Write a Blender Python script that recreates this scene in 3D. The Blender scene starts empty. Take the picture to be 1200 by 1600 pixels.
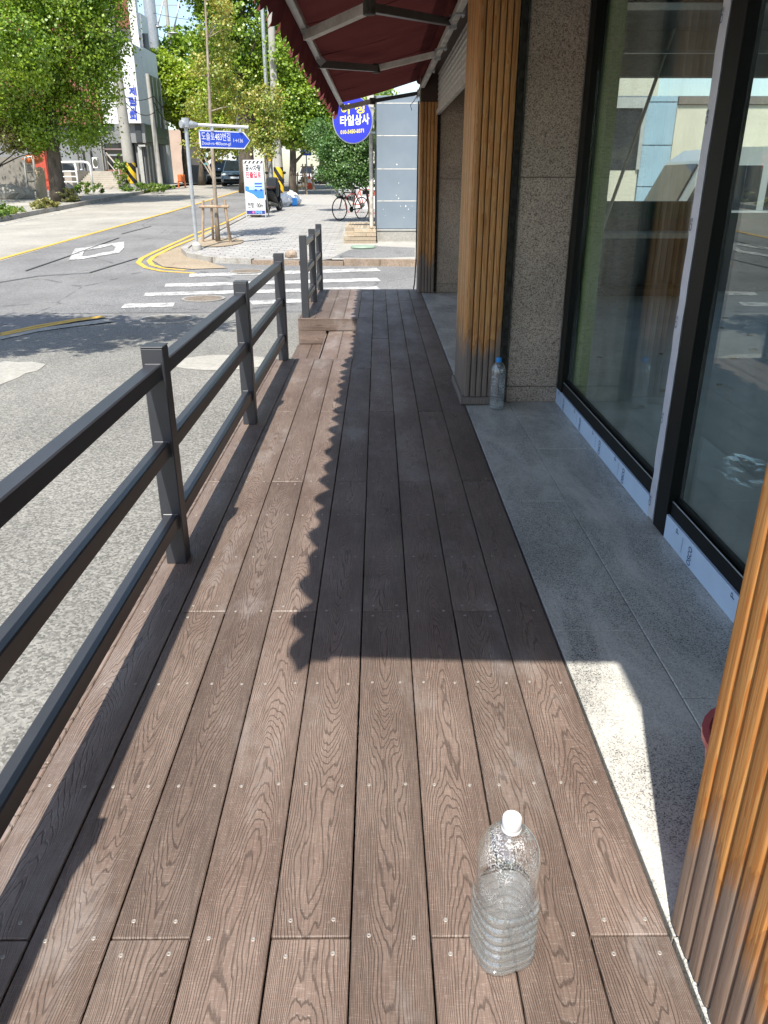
import bpy, bmesh, math, random
import numpy as np
from mathutils import Vector, Matrix

random.seed(7); rng = np.random.default_rng(11)
S = bpy.context.scene
C = S.collection

# ------------------------------------------------------------------ camera
F, H = 1200.0, 1.32
PITCH = math.atan(518 / 1200)
YAW = math.atan(10 / 1200 * math.cos(PITCH))
cam = bpy.data.cameras.new('camera'); cam.sensor_fit = 'VERTICAL'; cam.sensor_height = 32.0; cam.lens = 24.0
cam.clip_start = 0.02; cam.clip_end = 2000
co = bpy.data.objects.new('camera', cam); C.objects.link(co); S.camera = co
co.location = (0, 0, H); co.rotation_euler = (math.pi / 2 - PITCH, 0, -YAW)

# ------------------------------------------------------------------ light
SUN = Vector((0.13, 0.575, -1.0)).normalized()          # direction the light travels
w = bpy.data.worlds.new('World'); S.world = w; w.use_nodes = True
nt = w.node_tree; nt.nodes.clear()
sky = nt.nodes.new('ShaderNodeTexSky'); sky.sky_type = 'NISHITA'; sky.sun_disc = False
sky.sun_elevation = math.asin(-SUN.z); sky.sun_rotation = math.atan2(-SUN.x, -SUN.y)
sky.air_density = 1.1; sky.dust_density = 1.2; sky.ozone_density = 1.2
bg = nt.nodes.new('ShaderNodeBackground'); bg.inputs[1].default_value = 0.14
wo = nt.nodes.new('ShaderNodeOutputWorld')
nt.links.new(sky.outputs[0], bg.inputs[0]); nt.links.new(bg.outputs[0], wo.inputs[0])
sl = bpy.data.lights.new('sun', 'SUN'); sl.energy = 4.6; sl.angle = math.radians(0.55); sl.color = (1.0, 0.955, 0.88)
so = bpy.data.objects.new('sun', sl); C.objects.link(so)
so.rotation_euler = SUN.to_track_quat('-Z', 'Y').to_euler(); so.location = (-3, -10, 20)
S.view_settings.view_transform = 'Standard'; S.view_settings.look = 'None'
S.view_settings.gamma = 1; S.view_settings.use_curve_mapping = False
S.view_settings.exposure = 0.86
S.cycles.max_bounces = 10; S.cycles.transparent_max_bounces = 24; S.cycles.diffuse_bounces = 4
S.cycles.transmission_bounces = 10; S.cycles.sample_clamp_indirect = 6

# ------------------------------------------------------------------ surveying helpers (authoring: picture point -> place)
def ray(px, py):
    x = (px - 600) / F; y = -(py - 800) / F
    fy = math.cos(PITCH) + y * math.sin(PITCH); fz = -math.sin(PITCH) + y * math.cos(PITCH)
    return Vector((x * math.cos(YAW) + fy * math.sin(YAW), -x * math.sin(YAW) + fy * math.cos(YAW), fz))
O = Vector((0, 0, H))
def GZ(px, py, z=0.0): r = ray(px, py); return O + r * ((z - H) / r.z)
def AX(px, py, X): r = ray(px, py); return O + r * (X / r.x)
def AY(px, py, Y): r = ray(px, py); return O + r * (Y / r.y)
def T(Y):
    if Y < 13: return -0.38
    if Y < 15: return -0.38 + 0.035 * (Y - 13) ** 2 / 4
    if Y < 52: return -0.38 + 0.035 * (Y - 14)
    if Y < 56: t = (Y - 52) / 4; return -0.38 + 0.035 * (38 + 4 * (t - t * t / 2))
    return -0.38 + 0.035 * 40
def GT(px, py, dz=0.0):
    r = ray(px, py); t = 1.0
    while t < 600 and H + r.z * t > T(r.y * t) + dz: t += 0.02
    p = O + r * t; p.z = T(p.y) + dz; return p
def dep(Y): return Y * 0.93

# ------------------------------------------------------------------ mesh helpers
class MB:
    def __init__(s): s.v = []; s.f = []
    def add(s, vs, fs):
        n = len(s.v); s.v += [tuple(v) for v in vs]; s.f += [tuple(i + n for i in f) for f in fs]; return s
    def box(s, x0, x1, y0, y1, z0, z1, b=0.0, M=None):
        if x0 > x1: x0, x1 = x1, x0
        if y0 > y1: y0, y1 = y1, y0
        if z0 > z1: z0, z1 = z1, z0
        if b <= 0:
            vs = [(x, y, z) for x in (x0, x1) for y in (y0, y1) for z in (z0, z1)]
            fs = [(0, 1, 3, 2), (4, 6, 7, 5), (0, 4, 5, 1), (2, 3, 7, 6), (0, 2, 6, 4), (1, 5, 7, 3)]
        else:
            b = min(b, (x1 - x0) * .45, (y1 - y0) * .45, (z1 - z0) * .45)
            bm = bmesh.new(); bmesh.ops.create_cube(bm, size=1.0)
            for v in bm.verts:
                v.co = ((x0 + x1) / 2 + v.co.x * (x1 - x0), (y0 + y1) / 2 + v.co.y * (y1 - y0), (z0 + z1) / 2 + v.co.z * (z1 - z0))
            bmesh.ops.bevel(bm, geom=list(bm.edges), offset=b, segments=1, affect='EDGES')
            bm.verts.index_update()
            vs = [v.co.copy() for v in bm.verts]; fs = [tuple(v.index for v in f.verts) for f in bm.faces]; bm.free()
        if M is not None: vs = [M @ Vector(v) for v in vs]
        return s.add(vs, fs)
    def tube(s, pts, r, n=8, cap=True):
        pts = [Vector(p) for p in pts]
        if not hasattr(r, '__len__'): r = [r] * len(pts)
        vs = []; up = None
        for i, p in enumerate(pts):
            d = (pts[min(i + 1, len(pts) - 1)] - pts[max(i - 1, 0)])
            if d.length < 1e-9: d = Vector((0, 0, 1))
            d.normalize()
            if up is None: up = Vector((0, 0, 1)) if abs(d.z) < .9 else Vector((1, 0, 0))
            a = d.cross(up)
            if a.length < 1e-4: a = d.cross(Vector((0, 1, 0)))
            a.normalize(); b = a.cross(d)
            up = b
            for k in range(n):
                t = 2 * math.pi * (k + .5) / n
                vs.append(p + (a * math.cos(t) + b * math.sin(t)) * r[i])
        fs = [(i * n + k, i * n + (k + 1) % n, (i + 1) * n + (k + 1) % n, (i + 1) * n + k) for i in range(len(pts) - 1) for k in range(n)]
        if cap: fs += [tuple(range(n))[::-1], tuple(range((len(pts) - 1) * n, len(pts) * n))]
        return s.add(vs, fs)
    def bar(s, a, b, w, h, up=(0, 0, 1)):
        a = Vector(a); b = Vector(b); d = (b - a).normalized(); u = Vector(up)
        sd = d.cross(u)
        if sd.length < 1e-4: sd = d.cross(Vector((0, 1, 0)))
        sd.normalize(); u = sd.cross(d)
        vs = [p + sd * (w / 2 * i) + u * (h / 2 * j) for p in (a, b) for i, j in ((-1, -1), (1, -1), (1, 1), (-1, 1))]
        return s.add(vs, [(0, 1, 2, 3)[::-1], (4, 5, 6, 7), (0, 1, 5, 4), (1, 2, 6, 5), (2, 3, 7, 6), (3, 0, 4, 7)])
    def lathe(s, prof, c=(0, 0, 0), n=24, sq=None, capb=True, capt=True):
        vs = []
        for i, (r, z) in enumerate(prof):
            e = sq[i] if sq else 2.0
            for k in range(n):
                t = 2 * math.pi * k / n; cx, sx = math.cos(t), math.sin(t)
                q = (abs(cx) ** e + abs(sx) ** e) ** (-1 / e)
                vs.append((c[0] + r * q * cx, c[1] + r * q * sx, c[2] + z))
        m = len(prof)
        fs = [(i * n + k, i * n + (k + 1) % n, (i + 1) * n + (k + 1) % n, (i + 1) * n + k) for i in range(m - 1) for k in range(n)]
        if capb: fs.append(tuple(range(n))[::-1])
        if capt: fs.append(tuple(range((m - 1) * n, m * n)))
        return s.add(vs, fs)
    def prism(s, poly, d):
        """polygon (3d points) swept by vector d"""
        d = Vector(d); n = len(poly); a = [Vector(p) for p in poly]
        return s.add(a + [p + d for p in a], [tuple(range(n))[::-1], tuple(range(n, 2 * n))] + [(i, (i + 1) % n, n + (i + 1) % n, n + i) for i in range(n)])
    def ball(s, c, r, sub=2, sc=(1, 1, 1), noise=0.0):
        bm = bmesh.new(); bmesh.ops.create_icosphere(bm, subdivisions=sub, radius=1)
        vs = []
        for v in bm.verts:
            k = 1 + noise * (random.random() - .5)
            vs.append((c[0] + v.co.x * r * sc[0] * k, c[1] + v.co.y * r * sc[1] * k, c[2] + v.co.z * r * sc[2] * k))
        bm.verts.index_update()
        fs = [tuple(v.index for v in f.verts) for f in bm.faces]; bm.free()
        return s.add(vs, fs)

WL = {}      # world location of parents while building
def finish(o, parent):
    C.objects.link(o)
    if parent is not None:
        o.parent = parent; o.matrix_parent_inverse = Matrix.Translation(-WL[parent.name])
    WL[o.name] = Vector(o.location)
    return o
def mesh_of(mb, m, smooth=False, name='m'):
    me = bpy.data.meshes.new(name)
    me.from_pydata(mb.v, [], mb.f); me.materials.append(m)
    bm = bmesh.new(); bm.from_mesh(me); bmesh.ops.recalc_face_normals(bm, faces=bm.faces); bm.to_mesh(me); bm.free()
    if smooth: me.polygons.foreach_set('use_smooth', [True] * len(me.polygons))
    return me
def obj(name, mb, m, parent=None, smooth=False, label=None, cat=None, group=None, kind=None, origin=None):
    a = np.array(mb.v); c = (a.min(0) + a.max(0)) / 2
    if origin is not None: c = np.array(origin)
    mb.v = [tuple(v) for v in (a - c)]
    me = mesh_of(mb, m, smooth, name)
    if smooth == 'auto':
        sharp(me)
    o = bpy.data.objects.new(name, me); o.location = Vector(c)
    finish(o, parent)
    return tag(o, label, cat, group, kind)
def sharp(me, ang=35):
    me.polygons.foreach_set('use_smooth', [True] * len(me.polygons))
    bm = bmesh.new(); bm.from_mesh(me)
    for e in bm.edges:
        e.smooth = not (len(e.link_faces) == 2 and e.calc_face_angle(0) > math.radians(ang))
    bm.to_mesh(me); bm.free()
def inst(name, me, loc, parent=None, rot=None, label=None, cat=None, group=None):
    o = bpy.data.objects.new(name, me); o.location = loc
    if rot: o.rotation_euler = rot
    finish(o, parent); return tag(o, label, cat, group)
def tag(o, label=None, cat=None, group=None, kind=None):
    if label: o['label'] = label
    if cat: o['category'] = cat
    if group: o['group'] = group
    if kind: o['kind'] = kind
    return o
def thing(name, label, cat, loc=(0, 0, 0), group=None):
    o = bpy.data.objects.new(name, None); o.empty_display_size = .2; o.location = loc
    C.objects.link(o); WL[o.name] = Vector(loc); return tag(o, label, cat, group)
def copy_tree(o, parent=None):
    c = o.copy(); C.objects.link(c)
    if parent is not None: c.parent = parent
    for ch in list(o.children): copy_tree(ch, c)
    return c

# ------------------------------------------------------------------ materials
def M_(name):
    m = bpy.data.materials.new(name); m.use_nodes = True
    return m, m.node_tree, m.node_tree.nodes['Principled BSDF']
class N:
    """tiny node graph builder"""
    def fresnel(s, ior):
        # the node inverts the IOR on back faces; undo that so a thin pane reflects the same from both of its faces
        b = s.n('ShaderNodeNewGeometry').outputs['Backfacing']; fr = s.n('ShaderNodeFresnel')
        s.l(s.math('ADD', s.math('MULTIPLY', b, 1 / ior - ior), ior), fr.inputs[0]); return fr.outputs[0]
    def __init__(s, nt): s.nt = nt
    def n(s, t, **k):
        x = s.nt.nodes.new(t)
        for a, b in k.items(): setattr(x, a, b)
        return x
    def l(s, a, b): s.nt.links.new(a, b)
    def set(s, sock, v):
        if hasattr(v, 'is_output') or isinstance(v, bpy.types.NodeSocket): s.l(v, sock)
        else: sock.default_value = v
    def math(s, op, a, b=0.0, c=0.0, clamp=False):
        x = s.n('ShaderNodeMath', operation=op); x.use_clamp = clamp
        s.set(x.inputs[0], a); s.set(x.inputs[1], b); s.set(x.inputs[2], c); return x.outputs[0]
    def coord(s, kind='Object'):
        return s.n('ShaderNodeTexCoord').outputs[kind]
    def pos(s): return s.n('ShaderNodeNewGeometry').outputs['Position']
    def scale(s, v, sc, off=None):
        x = s.n('ShaderNodeMapping'); s.l(v, x.inputs[0]); x.inputs['Scale'].default_value = sc
        if off is not None:
            s.set(x.inputs['Location'], off)
        return x.outputs[0]
    def noise(s, v, scale=5, detail=3, rough=.55, dist=0):
        x = s.n('ShaderNodeTexNoise'); s.l(v, x.inputs['Vector'])
        x.inputs['Scale'].default_value = scale; x.inputs['Detail'].default_value = detail
        x.inputs['Roughness'].default_value = rough; x.inputs['Distortion'].default_value = dist
        return x.outputs['Fac']
    def voro(s, v, scale=5, feature='F1', out='Distance'):
        x = s.n('ShaderNodeTexVoronoi', feature=feature); s.l(v, x.inputs['Vector']); x.inputs['Scale'].default_value = scale
        return x.outputs[out]
    def ramp(s, f, stops):
        x = s.n('ShaderNodeValToRGB'); s.l(f, x.inputs[0]); e = x.color_ramp.elements
        while len(e) < len(stops): e.new(.5)
        for i, (p, c) in enumerate(stops):
            e[i].position = p
            e[i].color = (c, c, c, 1) if not hasattr(c, '__len__') else (*c, 1)
        return x.outputs[0]
    def mix(s, f, a, b, mode='MIX'):
        x = s.n('ShaderNodeMix', data_type='RGBA', blend_type=mode)
        s.set(x.inputs[0], f)
        for i, v in ((6, a), (7, b)):
            if isinstance(v, (int, float)): v = (v, v, v)
            if isinstance(v, tuple): x.inputs[i].default_value = (*v[:3], 1)
            else: s.l(v, x.inputs[i])
        return x.outputs[2]
    def bump(s, h, strength=.5, dist=.01, normal=None):
        x = s.n('ShaderNodeBump'); s.l(h, x.inputs['Height']); x.inputs['Strength'].default_value = strength
        x.inputs['Distance'].default_value = dist
        if normal is not None: s.l(normal, x.inputs['Normal'])
        return x.outputs[0]
    def rand(s): return s.n('ShaderNodeObjectInfo').outputs['Random']
def plain(name, col, rough=.6, metal=0, nscale=6, var=.12, bump=0, bscale=60, spec=.5, pervar=0.0, dirt=None):
    m, nt, P = M_(name); g = N(nt); c = g.coord('Object')
    f = g.noise(c, nscale, 4)
    k = g.ramp(f, [(.3, 1 - var), (.7, 1 + var)])
    col4 = g.mix(1.0, col, k, 'MULTIPLY')
    if dirt:
        f2 = g.noise(c, nscale * .6, 5, .65)
        col4 = g.mix(g.ramp(f2, [(.5, 0.0), (.72, .8)]), col4, dirt)
    if pervar:
        r = g.ramp(g.rand(), [(0, 1 - pervar), (1, 1 + pervar)]); col4 = g.mix(1.0, col4, r, 'MULTIPLY')
    g.l(col4, P.inputs['Base Color']); P.inputs['Roughness'].default_value = rough; P.inputs['Metallic'].default_value = metal
    P.inputs['Specular IOR Level'].default_value = spec
    if bump: g.l(g.bump(g.noise(c, bscale, 3), bump, .01), P.inputs['Normal'])
    return m

def mat_wpc(name='composite_board', axis='Y', tint=(1, 1, 1)):
    m, nt, P = M_(name); g = N(nt); c = g.coord('Object'); r = g.rand()
    sep = g.n('ShaderNodeSeparateXYZ'); g.l(c, sep.inputs[0])
    ax = {'X': 0, 'Y': 1, 'Z': 2}
    if axis == 'Y': X, Y = sep.outputs[0], sep.outputs[1]
    elif axis == 'X': X, Y = sep.outputs[2], sep.outputs[0]
    else: X, Y = sep.outputs[1], sep.outputs[0]
    cmb = g.n('ShaderNodeCombineXYZ'); g.l(X, cmb.inputs[0]); g.l(Y, cmb.inputs[1]); g.l(g.math('MULTIPLY', r, 60), cmb.inputs[2])
    v = cmb.outputs[0]
    n1 = g.noise(g.scale(v, (8, 1.7, 1)), 1, 2.0, .5)
    n2 = g.noise(g.scale(v, (34, 5, 1)), 1, 2.0, .5)
    n0 = g.noise(g.scale(v, (2, 1.3, 1)), 1, 1); n3 = g.noise(g.scale(v, (140, 22, 1)), 1, 2.0, .6)
    xo = g.math('ADD', X, g.math('MULTIPLY', g.math('SUBTRACT', n0, .5), .06))
    f = g.math('MULTIPLY', g.math('MULTIPLY', xo, xo), 2500)
    f = g.math('ADD', f, g.math('MULTIPLY', g.math('MULTIPLY', Y, g.math('SUBTRACT', g.math('GREATER_THAN', r, .5), .5)), 30))
    f = g.math('ADD', f, g.math('MULTIPLY', n1, 19)); f = g.math('ADD', f, g.math('MULTIPLY', n2, 3.2))
    f = g.math('ADD', f, g.math('MULTIPLY', n3, .55))
    tri = g.math('ABSOLUTE', g.math('SUBTRACT', g.math('FRACT', f), .5))     # 0 in the middle of a groove
    groove = g.ramp(tri, [(.04, 1.0), (.15, 0.0)])
    brush = g.noise(g.scale(v, (420, 14, 1)), 1, 2, .6)
    cross = g.noise(g.scale(v, (45, 520, 1)), 1, 2, .6)
    h = g.math('SUBTRACT', g.math('MULTIPLY', brush, .35), groove)
    h = g.math('ADD', h, g.math('MULTIPLY', cross, .3))
    wear = g.noise(g.scale(v, (5, 2.2, 1)), 1, 4, .6)
    base = g.mix(g.ramp(wear, [(.35, 0.0), (.7, 1.0)]), (0.132 * tint[0], 0.090 * tint[1], 0.070 * tint[2]), (0.202 * tint[0], 0.150 * tint[1], 0.121 * tint[2]))
    base = g.mix(1.0, base, g.ramp(brush, [(.3, .74), (.7, 1.22)]), 'MULTIPLY')
    scratch = g.ramp(cross, [(.56, 0.0), (.68, .6)])
    base = g.mix(g.math('MULTIPLY', scratch, g.ramp(brush, [(.35, 0.0), (.6, 1.0)])), base, (.32, .26, .22))
    base = g.mix(g.math('MULTIPLY', groove, .6), base, (0.044, 0.030, 0.024))
    base = g.mix(1.0, base, g.ramp(r, [(0, .82), (.5, 1.0), (1, 1.16)]), 'MULTIPLY')
    dust = g.math('ADD', g.noise(g.scale(g.pos(), (1.6, .7, 1)), 2.3, 6, .7), g.math('MULTIPLY', g.math('SUBTRACT', g.math('FRACT', g.math('MULTIPLY', r, 7.3)), .5), .10))
    base = g.mix(g.ramp(dust, [(.53, 0.0), (.66, .34)]), base, (.34, .31, .29))
    g.l(base, P.inputs['Base Color'])
    g.l(g.ramp(wear, [(.3, .55), (.7, .42)]), P.inputs['Roughness']); P.inputs['Specular IOR Level'].default_value = .5
    g.l(g.bump(h, .8, .0016), P.inputs['Normal'])
    return m

def mat_asphalt(name, dark, light, scale=90, crack=True, coarse=.5):
    m, nt, P = M_(name); g = N(nt); p = g.pos()
    v = g.voro(p, scale, out='Color'); sp = g.n('ShaderNodeSeparateColor'); g.l(v, sp.inputs[0])
    fine = g.noise(p, scale * 1.9, 3, .7)
    f = g.math('ADD', g.math('MULTIPLY', sp.outputs[0], coarse), g.math('MULTIPLY', fine, 1 - coarse))
    col = g.mix(g.ramp(f, [(.2, 0.0), (.8, 1.0)]), dark, light)
    big = g.noise(p, .55, 5, .6); col = g.mix(1.0, col, g.ramp(big, [(.3, .78), (.7, 1.14)]), 'MULTIPLY')
    st = g.noise(g.scale(p, (1, .25, 1)), 2.3, 4, .6); col = g.mix(g.ramp(st, [(.56, 0.0), (.75, .35)]), col, tuple(x * .55 for x in dark))
    if crack:
        cr = g.voro(g.scale(p, (1, .7, 1)), .33, 'DISTANCE_TO_EDGE')
        wob = g.noise(p, 3, 4); cr = g.math('ADD', cr, g.math('MULTIPLY', g.math('SUBTRACT', wob, .5), .05))
        cm = g.ramp(cr, [(.0, .5), (.005, 0.0)])
        col = g.mix(cm, col, (.03, .03, .03))
    g.l(col, P.inputs['Base Color']); P.inputs['Roughness'].default_value = .85; P.inputs['Specular IOR Level'].default_value = .3
    g.l(g.bump(f, .55, .006), P.inputs['Normal'])
    return m

def mat_granite(name, a, b, c3, scale=160, stain=None, rough=.6, spot=(.5, .62)):
    m, nt, P = M_(name); g = N(nt); p = g.pos()
    f = g.noise(p, scale, 3, .7); f2 = g.voro(p, scale * 1.3, out='Color'); sp = g.n('ShaderNodeSeparateColor'); g.l(f2, sp.inputs[0])
    col = g.mix(g.ramp(f, [(.4, 0.0), (.6, 1.0)]), a, b)
    col = g.mix(g.ramp(sp.outputs[0], [(.72, 0.0), (.86, .85)]), col, c3)
    big = g.noise(p, 1.4, 6, .65)
    col = g.mix(1.0, col, g.ramp(big, [(.3, .72), (.7, 1.15)]), 'MULTIPLY')
    col = g.mix(1.0, col, g.ramp(g.rand(), [(0, .92), (1, 1.08)]), 'MULTIPLY')
    if stain:
        s2 = g.noise(g.scale(p, (3.2, 1.1, 1.1)), 1.2, 6, .7, .6)
        col = g.mix(g.ramp(s2, [(spot[0], 0.0), (spot[1], .55)]), col, stain)
    g.l(col, P.inputs['Base Color']); P.inputs['Roughness'].default_value = rough
    g.l(g.bump(f, .25, .002), P.inputs['Normal'])
    return m

def mat_timber(name, warm, pale, grey, zg=.42, strength=1.0):
    m, nt, P = M_(name); g = N(nt); c = g.coord('Object'); r = g.rand(); p = g.pos()
    off = g.n('ShaderNodeCombineXYZ'); g.l(g.math('MULTIPLY', r, 40), off.inputs[0]); g.l(g.math('MULTIPLY', r, 17), off.inputs[2])
    va = g.n('ShaderNodeVectorMath', operation='ADD'); g.l(c, va.inputs[0]); g.l(off.outputs[0], va.inputs[1])
    v = va.outputs[0]
    n = g.noise(g.scale(v, (26, 26, 1.3)), 1, 3, .6, .8)
    rings = g.math('FRACT', g.math('MULTIPLY', n, 9))
    fib = g.noise(g.scale(v, (320, 320, 6)), 1, 3, .6)
    col = g.mix(g.ramp(rings, [(.0, 0.0), (.5, .35), (.9, 1.0)]), pale, warm)
    col = g.mix(1.0, col, g.ramp(fib, [(.3, .82), (.7, 1.12)]), 'MULTIPLY')
    col = g.mix(1.0, col, g.ramp(r, [(0, .74), (.5, .98), (1, 1.16)]), 'MULTIPLY')
    kn = g.voro(g.scale(v, (9, 9, 1.7)), 1); col = g.mix(g.ramp(kn, [(.05, .75), (.12, 0.0)]), col, tuple(x * .3 for x in warm))
    sep = g.n('ShaderNodeSeparateXYZ'); g.l(p, sep.inputs[0])
    wob = g.noise(g.scale(p, (16, 16, 3)), 1, 4, .6)
    zz = g.math('ADD', sep.outputs[2], g.math('MULTIPLY', g.math('SUBTRACT', wob, .5), .42))
    zz = g.math('ADD', zz, g.math('MULTIPLY', g.math('SUBTRACT', r, .5), .14))
    zn = g.math('DIVIDE', zz, zg)
    gf = g.ramp(zn, [(.72, strength), (1.12, 0.0)])
    edge = g.ramp(zn, [(.85, 0.0), (1.05, .5 * strength), (1.3, 0.0)])
    col = g.mix(edge, col, tuple(x * .35 for x in warm))
    gcol = g.mix(g.ramp(fib, [(.35, 0.0), (.65, 1.0)]), tuple(x * .6 for x in grey), grey)
    col = g.mix(gf, col, gcol)
    g.l(col, P.inputs['Base Color']); P.inputs['Roughness'].default_value = .5; P.inputs['Specular IOR Level'].default_value = .3
    g.l(g.bump(g.math('ADD', fib, g.math('MULTIPLY', rings, .6)), .35, .002), P.inputs['Normal'])
    return m

def mat_leaf(name, cols, trans=.35):
    m, nt, P = M_(name); nt.nodes.remove(P); g = N(nt)
    out = nt.nodes['Material Output']
    r = g.n('ShaderNodeNewGeometry').outputs['Random Per Island']
    big = g.noise(g.pos(), .9, 3)
    f = g.math('ADD', g.math('MULTIPLY', r, .55), g.math('MULTIPLY', g.math('SUBTRACT', big, .28), 1.0), clamp=True)
    col = g.ramp(f, [(i / (len(cols) - 1), c) for i, c in enumerate(cols)])
    d = g.n('ShaderNodeBsdfDiffuse'); t = g.n('ShaderNodeBsdfTranslucent'); gl = g.n('ShaderNodeBsdfGlossy'); gl.inputs['Roughness'].default_value = .45
    g.l(col, d.inputs[0]); tc = g.mix(1.0, col, (1.25, 1.25, .55), 'MULTIPLY'); g.l(tc, t.inputs[0])
    mx = g.n('ShaderNodeMixShader'); mx.inputs[0].default_value = trans; g.l(d.outputs[0], mx.inputs[1]); g.l(t.outputs[0], mx.inputs[2])
    m2 = g.n('ShaderNodeMixShader'); m2.inputs[0].default_value = .05; g.l(mx.outputs[0], m2.inputs[1]); g.l(gl.outputs[0], m2.inputs[2])
    g.l(m2.outputs[0], out.inputs[0]); return m

def mat_bark(name, a, b, sc=7):
    m, nt, P = M_(name); g = N(nt); p = g.pos()
    n = g.noise(g.scale(p, (sc, sc, sc * .3)), 1, 5, .7); col = g.mix(g.ramp(n, [(.35, 0.0), (.65, 1.0)]), a, b)
    g.l(col, P.inputs['Base Color']); P.inputs['Roughness'].default_value = .9; g.l(g.bump(n, 1, .04), P.inputs['Normal']); return m

def mat_glass(name, tint=(.86, .93, .89), gain=1.0, ior=1.52, rough=0.0, dust=0.0):
    """thin pane: transmits tinted light, reflects by Fresnel from both faces"""
    m, nt, P = M_(name); nt.nodes.remove(P); g = N(nt); out = nt.nodes['Material Output']
    tr = g.n('ShaderNodeBsdfTransparent'); tr.inputs[0].default_value = (*tint, 1)
    gl = g.n('ShaderNodeBsdfGlossy'); gl.inputs['Roughness'].default_value = rough; gl.inputs[0].default_value = (.95, 1, .98, 1)
    mx = g.n('ShaderNodeMixShader'); g.l(g.math('MULTIPLY', g.fresnel(ior), gain, clamp=True), mx.inputs[0])
    g.l(tr.outputs[0], mx.inputs[1]); g.l(gl.outputs[0], mx.inputs[2])
    last = mx.outputs[0]
    if dust:
        df = g.n('ShaderNodeBsdfDiffuse'); df.inputs[0].default_value = (.7, .72, .7, 1)
        nn = g.noise(g.scale(g.pos(), (1, 1.5, .35)), 3, 5, .65)
        m2 = g.n('ShaderNodeMixShader'); g.l(g.ramp(nn, [(.4, 0.0), (.8, dust)]), m2.inputs[0]); g.l(last, m2.inputs[1]); g.l(df.outputs[0], m2.inputs[2]); last = m2.outputs[0]
    g.l(last, out.inputs[0]); return m

def stripes(name, c1, c2, freq, axis=2, slant=1.0, rough=.5):
    m, nt, P = M_(name); g = N(nt); c = g.pos(); sep = g.n('ShaderNodeSeparateXYZ'); g.l(c, sep.inputs[0])
    f = g.math('ADD', sep.outputs[2], g.math('MULTIPLY', sep.outputs[0], slant))
    s = g.math('GREATER_THAN', g.math('FRACT', g.math('MULTIPLY', f, freq)), .5)
    g.l(g.mix(s, c1, c2), P.inputs['Base Color']); P.inputs['Roughness'].default_value = rough; return m

mt = {}
mt['wpc'] = mat_wpc(); mt['wpcX'] = mat_wpc('composite_board_cross', 'X')
mt['road'] = mat_asphalt('asphalt_road', (.13, .127, .122), (.235, .23, .222), 60)
mt['side'] = mat_asphalt('asphalt_side_street', (.10, .10, .10), (.25, .245, .235), 75, coarse=.6)
mt['lane'] = mat_asphalt('pale_lane', (.27, .25, .215), (.36, .34, .295), 40, crack=False)
mt['fore'] = mat_asphalt('coarse_asphalt', (.115, .112, .10), (.275, .268, .242), 95, crack=False, coarse=.7)
mt['conc'] = mat_asphalt('concrete', (.26, .25, .22), (.40, .385, .345), 30, crack=False, coarse=.3)
mt['dirt'] = mat_asphalt('sandy_dirt', (.22, .17, .11), (.38, .31, .22), 50, crack=False)
mt['ground'] = mat_asphalt('ground_soil', (.15, .14, .11), (.24, .22, .18), 20, crack=False)
mt['paver'] = plain('paver_grey', (.29, .28, .262), .85, 0, 3, .12, .3, 70, .3, pervar=.13)
mt['kerb'] = mat_granite('kerb_granite', (.30, .28, .25), (.42, .40, .36), (.2, .19, .17), 60, (.2, .16, .11))
mt['kerbbrown'] = mat_granite('kerb_brown', (.26, .19, .14), (.38, .30, .23), (.2, .15, .1), 60, (.2, .15, .1))
mt['land'] = mat_granite('landing_granite', (.34, .33, .30), (.60, .58, .52), (.07, .07, .068), 250, (.74, .71, .64), .45, (.44, .62))
mt['gwall'] = mat_granite('wall_granite', (.34, .265, .20), (.60, .50, .40), (.15, .11, .085), 130, None, .55)
mt['steel'] = plain('dark_painted_steel', (.034, .036, .042), .36, .0, 9, .1, 0, 60, .6)
mt['black'] = plain('black_frame', (.006, .007, .006), .5, 0, 5, .1, 0, 60, .22)
mt['rubber'] = plain('old_rubber', (.075, .075, .06), .75, 0, 30, .5, .4, 60)
mt['tim'] = mat_timber('timber_batten', (.43, .175, .045), (.55, .30, .115), (.25, .20, .165), .45)
mt['tim2'] = mat_timber('timber_batten_near', (.46, .165, .036), (.50, .25, .08), (.23, .195, .17), .32, .8)
mt['timdark'] = plain('dark_brown_fascia', (.05, .026, .015), .5)
mt['timgrey'] = mat_timber('timber_skirting', (.2, .15, .11), (.3, .24, .18), (.24, .2, .17), 5)
mt['alu'] = plain('grey_aluminium', (.50, .50, .47), .42, .35, 8, .1)
mt['white'] = plain('white_paint', (.72, .72, .70), .55, 0, 4, .06)
mt['whiteold'] = plain('flaking_white_paint', (.5, .47, .41), .6, 0, 14, .15, .2, 60, dirt=(.16, .12, .08))
mt['scr'] = plain('screw_steel', (.33, .30, .27), .55, .4, 40, .2)
mt['armpale'] = plain('pale_arm_paint', (.66, .64, .58), .5, 0, 8, .1, dirt=(.3, .27, .22)); mt['armdark'] = plain('dark_arm_paint', (.10, .095, .085), .45, .2, 8, .15)
mt['galv'] = plain('galvanised_steel', (.42, .44, .45), .42, .5, 8, .12)
mt['concpole'] = plain('concrete_pole', (.36, .345, .31), .85, 0, 3, .12, .2, 60)
mt['blue'] = plain('blue_sign', (.02, .07, .52), .35, 0, 4, .05)
mt['blue2'] = plain('deep_blue_sign', (.03, .04, .50), .35, 0, 4, .05)
mt['letw'] = plain('white_lettering', (.82, .82, .82), .5); mt['lety'] = plain('yellow_lettering', (.85, .72, .10), .5)
mt['letk'] = plain('black_lettering', (.015, .015, .018), .5); mt['letr'] = plain('red_lettering', (.65, .02, .06), .5)
mt['letb'] = plain('blue_lettering', (.03, .06, .45), .5)
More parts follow.
